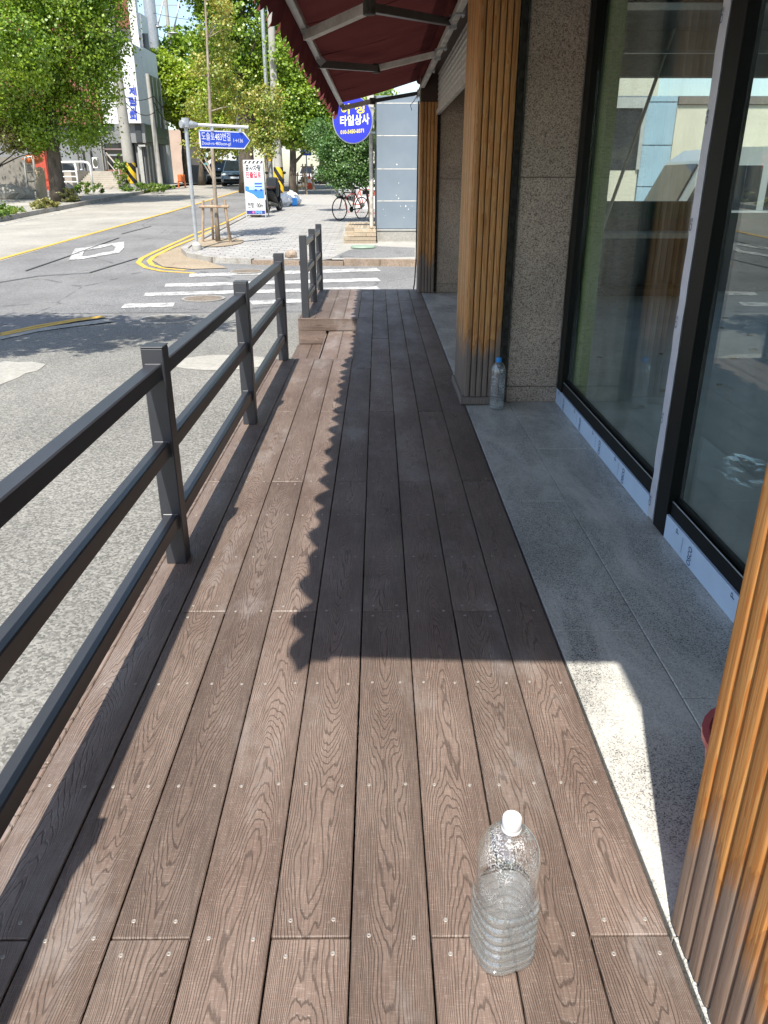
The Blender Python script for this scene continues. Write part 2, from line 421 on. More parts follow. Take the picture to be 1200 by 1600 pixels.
mt['yel'] = plain('yellow_road_paint', (.56, .34, .05), .7, 0, 9, .15, .2, 80, dirt=(.42, .3, .12))
m, nt_, P = M_('white_road_paint'); g = N(nt_); c_ = g.pos()
n_ = g.noise(g.scale(c_, (1, 1, 1)), 5, 6, .75); n2_ = g.noise(c_, 40, 4, .7)
g.l(g.mix(g.ramp(g.math('ADD', g.math('MULTIPLY', n_, .6), g.math('MULTIPLY', n2_, .4)), [(.46, 0.0), (.53, .9)]), (.52, .51, .48), (.19, .186, .178)), P.inputs['Base Color']); P.inputs['Roughness'].default_value = .8
mt['whiteroad'] = m
mt['greyp'] = plain('blue_grey_panel', (.175, .215, .25), .6, 0, 1.5, .10, .05, 30, dirt=(.2, .235, .26))
mt['cream'] = plain('cream_wall', (.56, .53, .42), .7, 0, 1.5, .08); mt['bluepan'] = plain('pale_blue_panel', (.30, .42, .50), .5, 0, 1.5, .08)
mt['film'] = plain('pale_blue_film', (.60, .74, .92), .35, 0, 5, .05)
mt['filmv'] = plain('pale_lilac_film', (.62, .62, .68), .32, 0, 12, .08)
mt['ink'] = plain('film_print_ink', (.03, .06, .16), .5)
mt['red'] = plain('pink_red_plastic', (.55, .11, .11), .4)
mt['orange'] = plain('orange_plastic', (.60, .15, .04), .5); mt['redwall'] = plain('red_wall', (.50, .085, .05), .6)
mt['brick'] = plain('red_brick', (.24, .10, .065), .85, 0, 8, .2, .3, 40, pervar=.1)
mt['wallwhite'] = plain('white_render', (.68, .69, .68), .75, 0, 1.2, .06, .1, 30)
mt['wallgrey'] = plain('grey_stone_cladding', (.20, .205, .205), .6, 0, 1.4, .1, .1, 30)
mt['walldark'] = plain('dark_cladding', (.05, .055, .06), .35, 0, 1.4, .1)
mt['greenpan'] = plain('green_grey_panel', (.07, .10, .085), .35, 0, 2, .12)
mt['stone'] = plain('stair_stone', (.36, .33, .28), .85, 0, 3, .12, .3, 40)
mt['win'] = plain('dark_window_glass', (.015, .02, .025), .06, 0, 2, .2)
mt['pinkwall'] = plain('pinkish_wall', (.52, .40, .33), .8, 0, 1, .1)
mt['dryw'] = mat_timber('dry_deck_timber', (.30, .22, .14), (.48, .40, .29), (.33, .29, .23), .2, .2)
mt['stick'] = mat_bark('stake_timber', (.28, .19, .12), (.42, .32, .22), 12)
mt['bark'] = mat_bark('tree_bark', (.05, .038, .028), (.15, .12, .09)); mt['barklight'] = mat_bark('pale_bark', (.18, .14, .10), (.36, .30, .23), 9)
mt['leafA'] = mat_leaf('ginkgo_leaves', [(.045, .10, .012), (.14, .25, .018), (.25, .36, .025), (.40, .46, .045)])
mt['leafB'] = mat_leaf('yellow_green_leaves', [(.10, .19, .015), (.22, .33, .02), (.34, .43, .03), (.46, .47, .06)])
mt['leafC'] = mat_leaf('young_tree_leaves', [(.10, .17, .03), (.22, .29, .04), (.38, .34, .07), (.45, .28, .10)])
mt['leafD'] = mat_leaf('dark_green_leaves', [(.035, .09, .02), (.075, .17, .04), (.13, .24, .06), (.21, .31, .09)])
mt['leafM'] = mat_leaf('maple_leaves', [(.08, .11, .03), (.16, .18, .05), (.30, .27, .09), (.36, .26, .13)])
mt['leafG'] = mat_leaf('weed_leaves', [(.05, .12, .02), (.13, .22, .03), (.28, .32, .06)])
mt['glass'] = mat_glass('shop_glass', (.90, .955, .93), 1.0, 1.52, 0, .10)
mt['carblue'] = plain('blue_grey_car_paint', (.09, .14, .20), .22, .4, 3, .04); mt['carwhite'] = plain('white_car_paint', (.7, .7, .7), .25, 0, 3, .03)
mt['cardark'] = plain('dark_car_paint', (.03, .035, .04), .25, .3, 3, .03); mt['carsilver'] = plain('silver_van_paint', (.42, .46, .47), .28, .4, 3, .03)
mt['tyre'] = plain('tyre_rubber', (.012, .012, .012), .7); mt['lamp'] = plain('lamp_lens', (.75, .75, .72), .1)
mt['floorin'] = plain('shop_floor_concrete', (.58, .59, .55), .5, 0, 1.6, .22, .15, 40, dirt=(.38, .39, .36))
mt['wallin'] = plain('shop_interior_wall', (.42, .41, .36), .8, 0, 2, .15); mt['green'] = plain('olive_green_board', (.24, .34, .10), .5, 0, 3, .12)
mt['greenglass'] = plain('dark_green_board', (.02, .075, .055), .3, 0, 3, .12)
mt['bag'] = plain('white_plastic_bag', (.72, .72, .70), .35, 0, 12, .12); mt['capw'] = plain('white_cap', (.66, .67, .68), .4, 0, 4, .02); mt['capb'] = plain('blue_cap', (.03, .30, .78), .35)
mt['coneo'] = plain('cone_red', (.70, .10, .03), .5)
mt['yb'] = stripes('yellow_black_guard', (.80, .50, .02), (.02, .02, .02), 1.5, slant=1.6)
mt['yguard'] = plain('yellow_pole_guard', (.78, .50, .03), .5)

# awning cloth: lets some sunlight through
m, nt_, P = M_('dark_red_awning_cloth'); nt_.nodes.remove(P); g = N(nt_); c_ = g.pos()
n_ = g.noise(c_, 2.5, 5, .6); weave = g.noise(g.scale(c_, (300, 300, 300)), 1, 2)
colr = g.mix(g.ramp(n_, [(.3, 0.0), (.7, 1.0)]), (.10, .030, .029), (.135, .042, .039))
colr = g.mix(1.0, colr, g.ramp(weave, [(.3, .9), (.7, 1.08)]), 'MULTIPLY')
d_ = g.n('ShaderNodeBsdfDiffuse'); t_ = g.n('ShaderNodeBsdfTranslucent'); g.l(colr, d_.inputs[0]); g.l(colr, t_.inputs[0])
mx_ = g.n('ShaderNodeMixShader'); mx_.inputs[0].default_value = .07; g.l(d_.outputs[0], mx_.inputs[1]); g.l(t_.outputs[0], mx_.inputs[2]); g.l(mx_.outputs[0], nt_.nodes['Material Output'].inputs[0])
mt['cloth'] = m

# ------------------------------------------------------------------ lettering
def text(s, m, parent, origin, xdir, updir, width=None, height=None, name='lettering', bold=0.0, kind=None):
    cu = bpy.data.curves.new('t', 'FONT'); cu.body = s; cu.offset = bold; cu.resolution_u = 3
    to = bpy.data.objects.new('t', cu); C.objects.link(to)
    bpy.context.view_layer.update()
    me = bpy.data.meshes.new_from_object(to.evaluated_get(bpy.context.evaluated_depsgraph_get()))
    bpy.data.objects.remove(to)
    a = np.array([v.co[:] for v in me.vertices]); lo = a.min(0); hi = a.max(0)
    sx = (width / (hi[0] - lo[0])) if width else height / (hi[1] - lo[1]); sy = (height / (hi[1] - lo[1])) if height else sx
    if not width: sx = sy
    o3 = Vector(origin); X = Vector(xdir).normalized(); U = Vector(updir).normalized()
    mb = MB(); mb.v = [tuple(o3 + X * float((v[0] - lo[0]) * sx) + U * float((v[1] - lo[1]) * sy)) for v in a]
    mb.f = [tuple(p.vertices) for p in me.polygons]
    bpy.data.meshes.remove(me)
    c = np.array(mb.v).mean(0); mb.v = [tuple(np.array(v) - c) for v in mb.v]
    me2 = bpy.data.meshes.new(name); me2.from_pydata(mb.v, [], mb.f); me2.materials.append(m)
    o = bpy.data.objects.new(name, me2); o.location = Vector(c)
    return finish(o, parent)

# ================================================================== THE GROUND
def sheet(poly, dz, m, name, ystep=.8, kind='structure', label=None):
    """flat polygon (x,y) draped over the terrain"""
    bm = bmesh.new(); vs = [bm.verts.new((x, y, 0)) for x, y in poly]; bm.faces.new(vs)
    ys = [p[1] for p in poly]; y = math.floor(min(ys)) + ystep
    y = max(y, 12.6) if min(ys) < 12.6 else y
    while y < min(max(ys), 60):
        bmesh.ops.bisect_plane(bm, geom=bm.verts[:] + bm.edges[:] + bm.faces[:], plane_co=(0, y, 0), plane_no=(0, 1, 0)); y += ystep
    bmesh.ops.triangulate(bm, faces=bm.faces[:])
    for v in bm.verts: v.co.z = T(v.co.y) + dz
    for f in bm.faces:
        f.normal_update()
        if f.normal.z < 0: f.normal_flip()
    me = bpy.data.meshes.new(name); bm.to_mesh(me); bm.free(); me.materials.append(m)
    o = bpy.data.objects.new(name, me); finish(o, None); return tag(o, label, None, None, kind)
sheet([(-400, -60), (400, -60), (400, 900), (-400, 900)], -.03, mt['ground'], 'ground')
sheet([(-12.4, -50), (45, -50), (45, 17.4), (-4.3, 17.4), (-4.3, 400), (-12.4, 400)], 0, mt['road'], 'road')
sheet([(-8.05, -50), (-8.05, 17.6), (-7.8, 31), (-7.7, 150), (-12.35, 150), (-12.35, -50)], .004, mt['lane'], 'road_lane')
sheet([(-4.7, 10.9), (-2, 11.05), (45, 11.05), (45, 16.35), (-2, 16.6), (-3.9, 17.0)], .004, mt['side'], 'side_street')
fore = [(-.86, -40), (-.86, 10.95), (-2.6, 10.75)] + [tuple(GT(px, py).xy) for px, py in [(170, 506), (120, 512), (60, 520), (0, 533)]] + [(-5.2, 8.2), (-5.6, 6), (-5.6, -40)]
sheet(fore, .008, mt['fore'], 'forecourt')
sheet([tuple(GT(*p).xy) for p in [(0, 604), (14, 598), (30, 592), (41, 585), (58, 582), (66, 576), (72, 571), (52, 567), (30, 568), (0, 566)]], .012, mt['conc'], 'concrete_patch')
sheet([tuple(GT(*p).xy) for p in [(0, 533), (60, 520), (118, 512), (180, 504), (165, 500), (60, 515), (0, 527)]], .016, mt['conc'], 'gutter_strip')
# round access-cover surround (light concrete) and worn patch on the forecourt
def ell(cx, cy, rx, ry, n=28): return [(cx + rx * math.cos(2 * math.pi * k / n), cy + ry * math.sin(2 * math.pi * k / n)) for k in range(n)]
p = GT(350, 568); sheet(ell(p.x - .02, p.y, .50, .36), .012, mt['conc'], 'concrete_ring')
def stripe(a, b, wd, m, name, dz, kind='structure'):
    a = Vector(a).xy; b = Vector(b).xy; d = (b - a).normalized(); n = Vector((-d.y, d.x)) * wd / 2
    return sheet([tuple(a + n), tuple(a - n), tuple(b - n), tuple(b + n)], dz, m, name, kind=kind)
def polystrip(pts, wd, m, name, dz, k_end=0):
    pts = [Vector(p).xy for p in pts]; L = []; R = []
    for i, p in enumerate(pts):
        d = (pts[min(i + 1, len(pts) - 1)] - pts[max(0, i - 1)]).normalized(); n = Vector((-d.y, d.x)) * wd / 2
        L.append(tuple(p + n)); R.append(tuple(p - n))
    mb = MB()
    V = []; Fc = []
    # subdivide along the way for the terrain
    sub = []
    for i in range(len(pts) - 1):
        m_ = max(1, int((pts[i + 1] - pts[i]).length / 1.0))
        for k in range(m_): sub.append((i, k / m_))
    sub.append((len(pts) - 2, 1.0))
    for i, t in sub:
        for E in (L, R):
            q = Vector(E[i]).lerp(Vector(E[i + 1]), t); V.append((q.x, q.y, T(q.y) + dz))
    Fc = [(2 * i, 2 * i + 1, 2 * i + 3, 2 * i + 2) for i in range(len(sub) - 1)]
    me = bpy.data.meshes.new(name); me.from_pydata(V, [], Fc); me.materials.append(m)
    o = bpy.data.objects.new(name, me); finish(o, None); return tag(o, kind='structure')
# crosswalk
for a, b in [((296, 431), (592, 422)), ((258, 447), (592, 437.5)), ((226, 461), (592, 451)), ((192, 479), (272, 477)), ((392, 474), (560, 467))]:
    stripe(GT(*a), GT(*b), .42, mt['whiteroad'], 'crosswalk_stripe', .010)
# yellow lines
X4 = lambda pts: [GT(*p) for p in pts]
polystrip(X4([(304, 427.5), (253, 424.5), (228, 419), (216, 411), (222, 404), (240, 395), (304, 366), (338, 353)]) + [Vector((-4.95, 26, 0)), Vector((-4.95, 32, 0)), Vector((-4.9, 60, 0))], .11, mt['yel'], 'yellow_line', .010)
polystrip(X4([(290, 423), (256, 420), (238, 415), (233, 408.5), (240, 402), (268, 387.5), (308, 371), (340, 357)]) + [Vector((-4.72, 26, 0)), Vector((-4.72, 32, 0)), Vector((-4.7, 60, 0))], .11, mt['yel'], 'yellow_line', .010)
polystrip([Vector((-8.3, -20, 0)), Vector((-8.2, 17.6, 0)), Vector((-7.85, 31, 0)), Vector((-7.72, 53, 0)), Vector((-7.7, 120, 0))], .13, mt['yel'], 'yellow_line', .014)
polystrip(X4([(0, 527), (60, 514), (120, 503), (164, 497)]), .10, mt['yel'], 'yellow_line', .020)
polystrip(X4([(0, 522.5), (60, 510), (120, 499.5), (160, 495)]), .08, mt['yel'], 'yellow_line', .010)
polystrip([Vector((-11.75, -20, 0)), Vector((-11.75, 120, 0))], .10, mt['whiteroad'], 'edge_line', .010)
# worn arrow outline on the lane
zz = lambda L: [tuple(GT(x / 4, 350 + y / 4).xy) for x, y in L]
outer = zz([(430, 228), (450, 190), (470, 155), (540, 150), (620, 135), (775, 112), (777, 150), (745, 182), (640, 200), (520, 222)])
inner = zz([(515, 205), (520, 185), (530, 170), (560, 163), (630, 152), (700, 135), (722, 148), (712, 170), (640, 182), (540, 205)])
mb = MB(); n = len(outer)
mb.add([(x, y, T(y) + .010) for x, y in outer + inner], [(i, (i + 1) % n, n + (i + 1) % n, n + i) for i in range(n)])
obj('lane_arrow', mb, mt['whiteroad'], kind='structure')
# tar-sealed crack lines on the road
for pts in [[(0, 442), (60, 432), (140, 427), (215, 404)], [(40, 424), (110, 400), (186, 372)], [(190, 366), (236, 354)]]:
    polystrip(X4(pts), .045, plain('tar_seal', (.035, .035, .035), .5) if 'tar' not in mt else mt['tar'], 'tar_seam', .012)
# drain / manhole covers
def manhole(px, py, r, label, lidc=(.20, .165, .13)):
    p = GT(px, py); t = thing('manhole_cover', label, 'manhole cover', (p.x, p.y, p.z + .01))
    mb = MB(); mb.lathe([(r * 1.0, 0), (r * 1.0, .012), (r * .9, .012), (r * .9, .004)], (p.x, p.y, p.z + .008), 32, capt=True); obj('rim', mb, mt['kerb'], t)
    mb = MB(); mb.lathe([(r * .88, 0), (r * .88, .014)], (p.x, p.y, p.z + .006), 32)
    for k in range(-4, 5):
        L = math.sqrt(max(0, (r * .8) ** 2 - (k * r * .18) ** 2))
        mb.box(p.x - L, p.x + L, p.y + k * r * .18 - .012, p.y + k * r * .18 + .012, p.z + .018, p.z + .024)
    obj('lid', mb, plain('worn_iron', lidc, .8, .1, 20, .3, dirt=(.3, .27, .22)), t)
manhole(318, 468, .33, 'round iron manhole cover on the street beside the crosswalk, nearer one')
manhole(386, 425, .33, 'round iron manhole cover at the top end of the crosswalk stripes')
manhole(262, 500, .36, 'sandy worn manhole cover in tree shade left of the railing', (.17, .165, .15))

# sidewalk (right side of the street): pavers
SW = .10
swp = [(-1.25, 16.75), (-1.65, 16.9), (-2.6, 16.85), (-3.5, 17.15), (-4.15, 17.9), (-4.45, 18.8), (-4.5, 20), (-4.5, 130), (.2, 130), (.2, 24.5), (-.95, 24.5), (-.95, 17)]
sheet(swp, SW - .02, mt['paver'], 'sidewalk_bed')
sidewalk = thing('sidewalk', None, None, (-2.5, 17, T(17) + SW)); sidewalk['kind'] = 'structure'
def inside(x, y):
    if y < 18.9:
        return x > -4.4 + (18.9 - y) ** 2 * .28 + .1 and y > 17.0 + max(0, (-2.2 - x)) * .12
    return x > -4.35
pm = MB(); pm.box(-.145, .145, -.095, .095, -.03, .008, .006); pmesh = mesh_of(pm, mt['paver'], False, 'paver')
slope = math.atan(.035)
rest = MB(); cnt = 0; y = 17.1; row = 0
while y < 34:
    x = -4.35 + (row % 2) * .15
    while x < (-1.0 if y < 24 else .1):
        if inside(x, y):
            h = random.uniform(-.003, .004)
            if cnt < 290:
                inst('paver', pmesh, (x, y, T(y) + SW - .01 + h), sidewalk, (slope if y > 15 else 0, 0, random.uniform(-.01, .01))); cnt += 1
            else:
                rest.add([(x + a, y + b, T(y + b) + SW + (.0 if c else -.02) + h) for a in (-.145, .145) for b in (-.095, .095) for c in (0, 1)],
                         [(1, 5, 7, 3), (0, 4, 5, 1), (2, 3, 7, 6), (0, 1, 3, 2), (4, 6, 7, 5)])
        x += .30
    y += .20; row += 1
obj('far_pavers', rest, mt['paver'], sidewalk, kind='stuff')
# kerb stones along the sidewalk
kerb = thing('kerb', None, None, (-4.5, 20, T(20))); kerb['kind'] = 'structure'
kp = [(-2.6, 16.78), (-3.45, 17.02), (-4.12, 17.75), (-4.45, 18.65), (-4.52, 19.6)] + [(-4.52, 20.6 + i) for i in range(22)]
for i in range(len(kp) - 1):
    a = Vector((*kp[i], T(kp[i][1]) + .05)); b = Vector((*kp[i + 1], T(kp[i + 1][1]) + .05)); d = (b - a).normalized()
    mb = MB(); mb.bar(a + d * .006, b - d * .006, .15, .13); obj('kerb_stone', mb, mt['kerb'], kerb)
kp = [(-2.6, 16.76), (-2.1, 16.69), (-1.6, 16.62), (-.7, 16.55), (.05, 16.5), (.8, 16.45), (1.6, 16.42), (2.4, 16.4), (3.4, 16.38)] + [(4.4 + i, 16.35) for i in range(10)]
for i in range(len(kp) - 1):
    a = Vector((*kp[i], T(kp[i][1]) + .05)); b = Vector((*kp[i + 1], T(kp[i + 1][1]) + .05)); d = (b - a).normalized()
    low = .045 if a.x < -1.2 else 0
    mb = MB(); mb.bar(a + d * .006 - Vector((0, 0, low)), b - d * .006 - Vector((0, 0, low)), .16, .17); obj('kerb_stone', mb, mt['kerbbrown'], kerb)
# concrete apron in front of the grey building
sheet([(-.95, 16.62), (.05, 16.58), (3.4, 16.46), (14, 16.43), (14, 20.5), (-.95, 24.5)], SW + .012, mt['conc'], 'concrete_apron')
sheet([tuple(GT(*p, dz=SW).xy) for p in [(518, 404), (545, 392), (585, 384), (592, 386), (648, 388), (648, 402), (600, 404)]], SW + .016, mt['side'], 'asphalt_patch')
# dirt at kerb corner and round the sapling
sheet([tuple(GT(*p).xy) for p in [(238, 408), (252, 398), (285, 385), (293, 396), (330, 412), (356, 420), (300, 422), (255, 418)]], .018, mt['dirt'], 'dirt_patch')
p = GT(340, 379, SW); sheet(ell(p.x, p.y, .62, 1.0), SW + .014, mt['dirt'], 'tree_pit')
# left sidewalk with kerb
sheet([(-12.5, -30), (-12.5, 130), (-30, 130), (-30, -30)], .12, mt['conc'], 'left_sidewalk')
kl = thing('left_kerb', None, None, (-12.45, 30, T(30))); kl['kind'] = 'structure'
for i in range(22):
    y0 = 22 + i * 1.0; a = Vector((-12.42, y0, T(y0) + .07)); b = Vector((-12.42, y0 + .985, T(y0 + .985) + .07))
    mb = MB(); mb.bar(a, b, .2, .17); obj('kerb_stone', mb, mt['kerb'], kl)

# ================================================================== THE DECK
deck = thing('wooden_deck', 'long brown composite plank deck running along the shopfront', 'deck', (-.13, 5, 0))
PW = .1482; PT = .022
colx = [-.813 + .152 * k + .0735 for k in range(9)]
pcache = {}
def plank(cx, y0, y1, z=0.0, parent=deck):
    L = round(y1 - y0 - .004, 3); wdt = PW
    if L not in pcache:
        mb = MB(); mb.box(-wdt / 2, wdt / 2, -L / 2, L / 2, -PT, 0, .0022); pcache[L] = mesh_of(mb, mt['wpc'], False, 'plank')
    return inst('plank', pcache[L], (cx, (y0 + y1) / 2, z + random.uniform(-.0008, .0008)), parent, (random.uniform(-.0004, .0004), 0, random.uniform(-.0006, .0006)))
sm = MB(); sm.lathe([(.0046, -.002), (.0046, .0004), (.0038, .0009), (.0018, .0006), (.0012, .0001)], (0, 0, 0), 12); smesh = mesh_of(sm, mt['scr'], False, 'screw')
joists = [(-1.4 + .4017 * k) for k in range(30)]
joists = [1.02 + .4017 * k for k in range(-6, 24)]
for k, cx in enumerate(colx):
    st = 1.02 if k % 2 == 0 else 2.225
    cuts = [st + 2.41 * i for i in range(-2, 5)]
    for a, b in zip(cuts[:-1], cuts[1:]):
        b = min(b, 10.48)
        segs = [(a, b)]
        if k <= 3: # steps are cut out of the street side
            segs = []
            if a < 6.19: segs.append((a, min(b, 6.19)))
            if b > 8.17: segs.append((max(a, 8.17), b))
        for s0, s1 in segs:
            if s1 - s0 < .05: continue
            if s0 < -2.2: continue
            pl = plank(cx, s0, s1)
            for j in joists:
                for yy in ([j - .035, j + .035] if min(abs(j - cc) for cc in cuts) < .02 else [j]):
                    if s0 + .01 < yy < s1 - .01 and .3 < yy < 3.6:
                        for dx in (-.042, .042):
                            inst('screw', smesh, (cx + dx + random.uniform(-.003, .003), yy + random.uniform(-.004, .004), .0004), pl)
far = MB()
for k, cx in enumerate(colx):
    for j in joists:
        if j > 3.6 and j < 10.4 and not (k <= 3 and 6.15 < j < 8.2):
            for dx in (-.042, .042): far.lathe([(.0042, -.002), (.0042, .0010)], (cx + dx, j, 0), 8)
obj('distant_screws', far, mt['scr'], deck, kind='stuff')
# steps down to the street in the cut-out
for i in range(2): plank(-.29 - .152 * i, 6.19, 8.155, -.132)
for i in range(2): plank(-.62 - .152 * i, 6.19, 8.155, -.268)
mb = MB(); mb.box(-.835, -.213, 8.158, 8.18, -.128, -.0025, .002); obj('riser_board', mb, mt['wpcX'], deck)
mb = MB(); mb.box(-.835, -.545, 8.158, 8.18, -.264, -.131, .002); obj('riser_board', mb, mt['wpcX'], deck)
mb = MB(); mb.box(-.213, -.203, 6.19, 8.155, -.12, -.004); obj('riser_board', mb, mt['wpcX'], deck)
mb = MB(); mb.box(-.545, -.535, 6.19, 8.155, -.262, -.157); obj('riser_board', mb, mt['wpcX'], deck)
# edge trim and fascia, joists
for y0, y1 in [(-2.2, 1.5), (1.504, 3.9), (3.904, 6.19), (8.19, 10.48)]:
    mb = MB(); mb.box(-.836, -.8165, y0, y1, -.15, -.001, .003); obj('edge_board', mb, mt['wpc'], deck)
    mb = MB(); mb.box(-.834, -.8185, y0, y1, -.36, -.153, .003); obj('edge_board', mb, mt['wpc'], deck)
mb = MB(); mb.box(-.836, .555, 10.482, 10.5, -.36, -.001); obj('edge_board', mb, mt['wpcX'], deck)
fr = MB()
for j in joists:
    if j < 10.4: fr.box(-.19 if 6.2 < j < 8.1 else -.81, .55, j - .025, j + .025, -.075, -.024)
for x in (-.78, -.35, .1, .52):
    if x < -.3: fr.box(x - .02, x + .02, -2.2, 6.1, -.12, -.078); fr.box(x - .02, x + .02, 8.2, 10.45, -.12, -.078)
    else: fr.box(x - .02, x + .02, -2.2, 10.45, -.12, -.078)
obj('joist_frame', fr, mt['black'], deck)  # joists coloured black so the gaps between planks look dark
mb = MB(); mb.box(-.80, .55, -2.2, 6.15, -.372, -.35); mb.box(-.19, .55, 6.16, 8.1, -.372, -.35); mb.box(-.8, .55, 8.2, 10.45, -.372, -.35); obj('dark_underlay', mb, mt['black'], deck)  # black slab below the joists, darkening the gaps between planks

# ---- steel railing
def rail_part(mb_args, name, parent):
    mb = MB(); mb.box(*mb_args); return obj(name, mb, mt['steel'], parent)
def railing(ys, name, label, x=-.757, pw=.074, first_open=False):
    t = thing(name, label, 'railing', (x, ys[0], 0), 'dark steel railings on the deck edge')
    for y in ys:
        mb = MB(); mb.box(x - pw / 2, x + pw / 2, y - pw / 2, y + pw / 2, 0, .805, .003); p = obj('post', mb, mt['steel'], t)
        mb = MB(); mb.box(x - pw / 2 - .001, x + pw / 2 + .001, y - pw / 2 - .001, y + pw / 2 + .001, .8055, .8105, .002); obj('cap', mb, mt['steel'], p)
    for a, b in zip(ys[:-1], ys[1:]):
        for z in (.725, .452, .175):
            mb = MB(); mb.box(x - .025, x + .025, a + pw / 2 - .001, b - pw / 2 + .001, z - .027, z + .027, .004)
            rl = obj('rail', mb, mt['steel'], t)
            for yy, s in ((a + pw / 2, 1), (b - pw / 2, -1)):
                w_ = MB(); w_.box(x - .028, x + .028, yy, yy + s * .006, z - .03, z + .03, .002)
                obj('weld', w_, mt['steel'], rl)
    return t
railing([-2.76, -.97, .82, 2.61, 4.40, 6.155], 'steel_railing', 'long dark grey steel railing with three rails beside the near deck')
railing([8.225, 9.36, 10.44], 'steel_railing', 'short dark steel railing of three posts at the far end of the deck')

# ================================================================== LANDING, PILLARS, SHOP FRONT
landing = thing('landing', None, None, (.85, 5, 0)); landing['kind'] = 'structure'
ycuts = [-2.2, -1.1, 0, 1.02, 2.1, 3.18, 4.26, 5.34, 6.42, 7.5, 8.58, 9.66, 10.45]
for i in range(len(ycuts) - 1):
    for (a, b) in ((.560, .842), (.845, 1.19)):
        o_ = 0.0 if a < .6 else -.35
        y0, y1 = ycuts[i] + o_, ycuts[i + 1] + o_
        if i == len(ycuts) - 2: y1 = 10.45
        if a > .6 and i == 0: y0 = -2.2
        mb = MB(); mb.box(a, b, y0 + .0015, y1 - .0015, -.06, -.002 + random.uniform(-.0008, .0008), .002); obj('stone_slab', mb, mt['land'], landing)
mb = MB(); mb.box(.558, 1.2, -2.2, 10.45, -.4, -.062); obj('landing_base', mb, mt['conc'], landing)

def batten_mesh(L, w_, d_, m):
    """rounded timber batten, standing, flat side at y=0, front towards -y"""
    prof = [(-w_ / 2, 0), (-w_ / 2, -d_ * .72), (-w_ * .42, -d_ * .96), (-w_ * .3, -d_), (w_ * .3, -d_), (w_ * .42, -d_ * .96), (w_ / 2, -d_ * .72), (w_ / 2, 0)]
    mb = MB(); mb.prism([(x, y, 0) for x, y in prof], (0, 0, L)); me = mesh_of(mb, m, False, 'batten'); sharp(me, 50); return me
def pillar(x0, x1, y0, y1, ztop, label, m, skirt=True, z0=.0):
    t = thing('timber_pillar', label, 'pillar', ((x0 + x1) / 2, (y0 + y1) / 2, 0), 'timber clad pillars along the deck')
    d = .014
    mb = MB(); mb.box(x0 + d, x1 - d, y0 + d, y1 - d, 0, ztop); obj('core', mb, mt['timdark'], t)
    zb = .052 if skirt else z0
    n = round((x1 - x0 - .012) / .0385); w_ = (x1 - x0 - .006) / n
    me = batten_mesh(ztop - zb - .002, w_ - .005, d + .004, m)
    for k in range(n): inst('batten', me, (x0 + .003 + w_ * (k + .5), y0 + d + .0005, zb), t)
    n = round((y1 - y0 - .03) / .0445); w2 = (y1 - y0 - .018) / n
    me2 = batten_mesh(ztop - zb - .002, w2 - .007, d + .004, m)
    for k in range(n): inst('batten', me2, (x0 + d + .0005, y0 + .014 + w2 * (k + .5), zb), t, (0, 0, -math.pi / 2))
    if skirt:
        mb = MB(); mb.box(x0 - .022, x1 + .0, y0 - .022, y0 + .006, 0.002, .05, .006); obj('skirting', mb, mt['timgrey'], t)
        mb = MB(); mb.box(x0 - .022, x0 + .006, y0 + .008, y1, 0.002, .05, .006); obj('skirting', mb, mt['timgrey'], t)
    return t
pillar(.567, .836, .45, 1.058, 2.45, 'nearest timber clad pillar with ribbed battens, cut by the right picture edge', mt['tim2'], False, .004)
pillar(.545, .770, 4.80, 5.40, 2.45, 'middle ribbed timber pillar with weathered grey foot beside the small bottle', mt['tim'])
pillar(.508, .715, 10.12, 10.44, 2.165, 'farthest timber pillar at the end of the deck by the street', mt['tim'], False, .004)
pillar(.566, .835, -2.1, -1.5, 2.45, 'timber pillar behind the viewpoint at the shopfront', mt['tim2'], False, .004)

# granite wall piers
def pier(x0, x1, y0, y1, zt, label):
    t = thing('granite_pier', label, 'wall', ((x0 + x1) / 2, y0, 0), 'granite piers of the shopfront')
    for a, b in ((.0, .10), (.104, 1.335), (1.339, zt)):
        mb = MB(); mb.box(x0, x1, y0, y0 + .03, a, b, .002); obj('stone_panel', mb, mt['gwall'], t)
    mb = MB(); mb.box(x0 + .002, x1, y0 + .031, y1, 0, zt); obj('core', mb, mt['wallin'], t)
    # shutter guide rail
    mb = MB(); mb.box(x0 - .012, x0 - .001, y0 - .012, y0 + .02, 0, zt); mb.box(x0 - .052, x0 - .042, y0 - .012, y0 + .02, 0, zt); mb.box(x0 - .052, x0 - .001, y0 + .021, y0 + .028, 0, zt)
    obj('guide_rail', mb, mt['rubber'], t)
    return t
pier(.828, 1.148, 4.86, 5.4, 2.6, 'speckled brown granite wall between middle pillar and shop window')
pier(.752, 1.2, 10.2, 10.45, 2.6, 'shaded granite wall behind the farthest timber pillar')

# building body above
sb = thing('shop_building', 'shop building whose glass front and granite walls line the deck', 'building', (5, 3, 0))
def bpart(name, args, m, parent=sb, b=0): mb = MB(); mb.box(*args, b); return obj(name, mb, m, parent)
bpart('fascia_beam', (.60, 1.2, -3, 10.45, 2.62, 3.1), mt['timdark'])
bpart('shade_overhang', (.345, .598, -3, 10.45, 2.80, 3.75), mt['wallin'])  # unseen overhang, placed to cast the straight shade edge on the landing
bpart('upper_wall', (.6, 9.2, -6, 10.45, 3.102, 6.5), mt['cream'])
bpart('pillar_beam', (.566, .82, -3, 4.79, 2.452, 2.618), mt['timdark'])
bpart('pillar_beam', (.508, .74, 5.41, 10.44, 2.62 - .17, 2.618), mt['timdark'])
bpart('pillar_head', (.508, .74, 10.12, 10.44, 2.167, 2.448), mt['timdark'])
bpart('ceiling', (1.2, 9.2, -6, 10.44, 2.9, 3.1), mt['wallin'])
